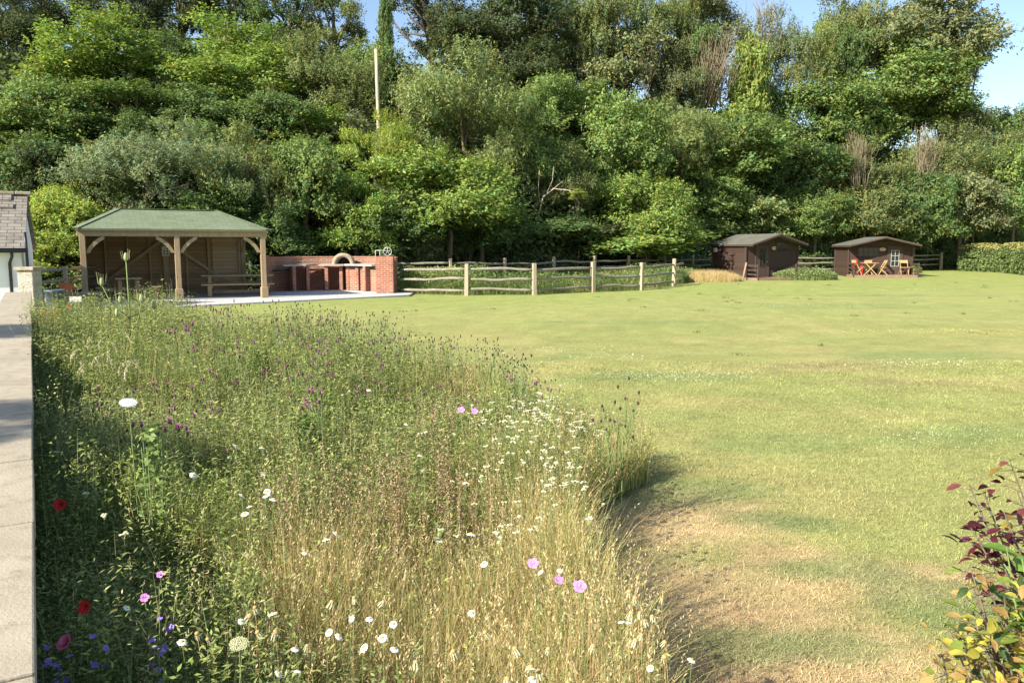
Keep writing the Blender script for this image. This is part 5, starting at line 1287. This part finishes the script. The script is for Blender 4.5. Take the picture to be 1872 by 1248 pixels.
# ------------------------------------------------------------------ mown lawn detail
ac = Acc(); rng = np.random.default_rng(60); n = 190000
y = 2.6+10.0*rng.random(n)**1.5; x = rng.uniform(-.3,.80,n)*(y+.3)
k = ~inpoly(x, y); x, y = x[k], y[k]; n = len(x); c_ = lawncol(x, y)
h = rng.uniform(.010,.034,n)*(1+.6*(fnoise(x,y,2)-.3)); V,Q,T_,m_ = blades(rng, np.stack([x,y,gz(x,y)-.003],1), h, .0016+.0006*y*rng.uniform(.6,1.2,n), rng.uniform(.3,1.6,n), rng.uniform(0,2*PI,n), .6, 2)
ac.add(V,[Q,T_],np.repeat(c_*rng.uniform(.65,1.45,n)[:,None]*np.array([1.05,1.05,1.05]),m_,0))
tag(ac.build('lawn_grass', M_plant), 'short mown grass blades of the near lawn', 'grass', kind='stuff')
ac = Acc()
for (px,py,rx,ry,cnt,colr,s_) in ((1250,690,1.3,.6,330,(.50,.54,.36),.018),(1100,655,1.4,.35,50,(.60,.62,.5),.022),(1450,560,3.5,1.3,60,(.6,.62,.5),.026),(1690,665,1.1,.5,130,(.6,.6,.5),.022),(1700,800,.8,.4,90,(.6,.62,.45),.014),(1720,607,2.3,.5,150,(.62,.50,.05),.026),(1420,770,2.5,.4,60,(.6,.6,.45),.014),(1700,700,.4,.15,26,(.62,.5,.05),.02),(1850,612,1.2,.5,60,(.62,.5,.05),.026),(1640,530,7,1.5,80,(.6,.62,.5),.03),(1050,640,1.6,.6,50,(.6,.62,.5),.022)):
    c0 = gp(px,py); x = c0.x+rng.normal(0,rx*.5,cnt); y = c0.y+rng.normal(0,ry*.5,cnt); k = ~inpoly(x,y); x,y=x[k],y[k]; n=len(x)
    V,F_ = leafquads(np.stack([x,y,gz(x,y)+rng.uniform(.02,.05,n)],1), unit(rdir(rng,n)*.4+np.array([0,-.3,1])), rdir(rng,n), np.full(n,s_), np.full(n,s_*.9), .3)
    ac.add(V,F_,np.tile(np.array([colr]),(len(V),1)))
tag(ac.build('lawn_flowers', M_plant), 'white clover heads and yellow lawn flowers scattered over the lawn', 'lawn flowers', kind='stuff')

# little weed tufts in the turf
ac = Acc(); nt2 = 90; tx = rng.uniform(-9, 30, nt2); ty = rng.uniform(5, 40, nt2); k = (~inpoly(tx,ty)) & (ty < edgeY(tx)-3) & (tx > -.35*ty+1) & ~((tx < -4) & (ty > 24)); tx, ty = tx[k], ty[k]
i_ = np.repeat(np.arange(len(tx)), 16); n = len(i_); sg = rng.uniform(.03,.11,len(tx))[i_]
x = tx[i_]+rng.normal(0,1,n)*sg; y = ty[i_]+rng.normal(0,1,n)*sg*.8
V,Q,T_,m_ = blades(rng, np.stack([x,y,gz(x,y)],1), rng.uniform(.03,.08,n), .006+.0007*y, rng.uniform(.3,1.4,n), rng.uniform(0,2*PI,n), .6, 2)
ac.add(V,[Q,T_],np.repeat(np.array((.13,.18,.06))*rng.uniform(.6,1.4,n)[:,None],m_,0))
tag(ac.build('lawn_weeds', M_plant), 'small darker weed tufts dotted over the mown lawn', 'weeds', kind='stuff')

# ------------------------------------------------------------------ shrubs at the right
def big_leaf(rng, n, c, nrm, ax, L, W):
    nrm = unit(nrm); ax = unit(ax-nrm*np.sum(ax*nrm,-1,keepdims=True)); b = np.cross(nrm, ax); rows = []
    prof = ((-.5,.06),(-.28,.78),(-.02,1.0),(.25,.72),(.5,.03))
    cv = rng.uniform(.1,.5,n)[:,None]; L = L[:,None]; W = W[:,None]
    for (t_, w_) in prof:
        m0 = c+ax*L*t_-nrm*L*cv*(t_+.1)**2*1.2; rows += [m0-b*W*w_*.5+nrm*W*w_*.14, m0-nrm*W*w_*.04, m0+b*W*w_*.5+nrm*W*w_*.14]
    V = np.stack(rows,1).reshape(-1,3); i0 = (np.arange(n)*15)[:,None]
    F = np.concatenate([i0+np.array([[3*k+j,3*k+j+1,3*k+j+4,3*k+j+3]]) for k in range(4) for j in (0,1)],0); return V, F
M_bleaf = leafmat('shrub_leaf', .4, .42, .4, tcol=(1.2,1.15,.8))
_t = M_bleaf.node_tree; _b = _t.nodes['Principled BSDF']
_src = _b.inputs['Base Color'].links[0].from_socket
_v = coords(_t, 'Object'); _c = mixc(_t, 1.0, _src, mixc(_t, ramp(_t, noise(_t,_v,60,5,.7), .3,.7), (.62,.66,.6), (1.25,1.2,1.2)), 'MULTIPLY')
_t.links.new(_c, _b.inputs['Base Color']); bumpn(_t, _b, noise(_t,_v,220,3), .5, .003)
def shrub(name, label, base, tips, nper, L, W, cols, seed, stemcol, out=.09, droop=0):
    rg = np.random.default_rng(seed); r = thing(name, label, 'shrub', base); mb = MB(); Cc=[];Nn=[];Aa=[];Kk=[]
    for i, tp in enumerate(tips):
        e_ = Vector(tp)-Vector(base); s_ = Vector((rg.normal(0,.06),rg.normal(0,.06),0)); m_ = s_.lerp(e_,.55)+Vector((rg.normal(0,.05),rg.normal(0,.05),.05))
        mb.tube([s_, s_.lerp(m_,.5), m_, m_.lerp(e_,.5)+Vector((0,0,.01)), e_], [.008,.006,.0045,.003,.0015], 6)
        for k in range(nper):
            t_ = rg.random()**.75; t_ = t_ if name != 'purple_shrub' else .3+.7*t_; p = m_.lerp(e_, t_) if rg.random()<.85 else (s_.lerp(m_, .5+.5*rg.random()) if name != 'purple_shrub' else m_.lerp(e_,.6)); a = rg.uniform(0,2*PI)
            d = Vector((math.cos(a),math.sin(a),rg.uniform(-.2,.6))); d = d.normalized(); o_ = rg.uniform(.3,1)*out*(1.1-.6*t_)
            q = p+d*o_; mb.tube([tuple(p), tuple(q)], .0009, 3)
            Cc.append(tuple(q+d*L*.45)); Nn.append((rg.normal(0,.45),rg.normal(0,.45)-.15,1)); Aa.append((d.x,d.y,d.z-.25-droop)); Kk.append(t_)
    n = len(Cc); ll = L*rg.uniform(.55,1.25,n); V,F_ = big_leaf(rg, n, np.array(Cc), np.array(Nn), np.array(Aa), ll, ll*W*rg.uniform(.85,1.15,n))
    ci = rg.choice(len(cols), n, p=[c_[1] for c_ in cols]); col = np.array([c_[0] for c_ in cols])[ci]*rg.uniform(.7,1.25,n)[:,None]
    npobj('foliage', V, F_, M_bleaf, np.repeat(col,15,0), parent=r, smooth=True); mb.build('stems', stemcol, r, uv=False); return r
def w3(px, py, D):
    d = ray(px,py); return tuple(Vector((0,0,CAM_H))+d*D)
rg = np.random.default_rng(4)
purp = [w3(1772,885,1.9),(w3(1845,840,1.95)),w3(1800,905,1.92),w3(1775,965,1.86),w3(1835,935,1.9),w3(1860,900,1.95),w3(1815,980,1.85),w3(1870,960,1.95),w3(1900,850,2.0),w3(1890,1000,1.9),w3(1930,900,2.0),w3(1960,820,2.1),w3(1850,1000,1.85),w3(1985,930,2.0)]
shrub('purple_shrub', 'shrub with dark purple red leaves at the right edge, above the yellow one', (1.62,1.75,0), purp[:12], 28, .036, .52, [((.13,.025,.035),.42),((.06,.015,.018),.38),((.24,.07,.07),.12),((.30,.22,.05),.08)], 71, M_bark)
yel = [w3(rg.uniform(1735,1990), 1090+rg.uniform(0,260)-(0 if i%3 else 30), rg.uniform(1.5,1.85)) for i in range(46)]+[w3(1775,1040,1.7),w3(1800,1050,1.7),w3(1780,1075,1.66),w3(1722,1195,1.55),w3(1735,1150,1.6),w3(1835,1080,1.7),w3(1720,1240,1.5)]
shrub('golden_shrub', 'shrub with yellow and orange young leaves in the bottom right corner', (1.25,1.38,0), yel, 46, .036, .50, [((.52,.47,.08),.36),((.48,.31,.11),.32),((.24,.31,.06),.18),((.07,.13,.04),.14)], 72, M_bark)
grn = [w3(1868,1020,1.75),w3(1835,1030,1.72),w3(1840,1000,1.74),w3(1875,1075,1.7),w3(1900,1040,1.75),w3(1850,1090,1.68),w3(1930,1080,1.7)]
shrub('bindweed', 'large heart shaped bright green leaves climbing between the purple and golden shrubs', (1.45,1.5,0), grn, 9, .062, .78, [((.15,.27,.045),.8),((.08,.16,.04),.2)], 73, M_stem, out=.05)
# tree behind the viewer whose leaf shade dapples the wall
def shade_tree(px, py, h, dist, rad, kind, label):
    p = gp(px,py,h); q = p - sv.normalized()*dist
    me, lc, lr = PROTO[kind][0]; rt = thing('unseen_tree', label, 'tree', (q.x,q.y,0)); o = bpy.data.objects.new('crown', me); COL.objects.link(o); o.parent = rt; o.location = (0,0,q.z); o.scale = rad; o.color = (*MID,1)
    tree_wood('trunk', None, (0,0,q.z), rad, lc, .12, M_bark, rt)
shade_tree(-60, 600, .95, 9.0, (.85,.85,.4), 'round', 'unseen small tree added left of the viewer to shade the far part of the wall')  # out of view, added to stand in for a building's shadow
shade_tree(-100, 770, .95, 8.0, (.8,.8,.3), 'open', 'thin garden tree left of the viewer dappling the near part of the wall')
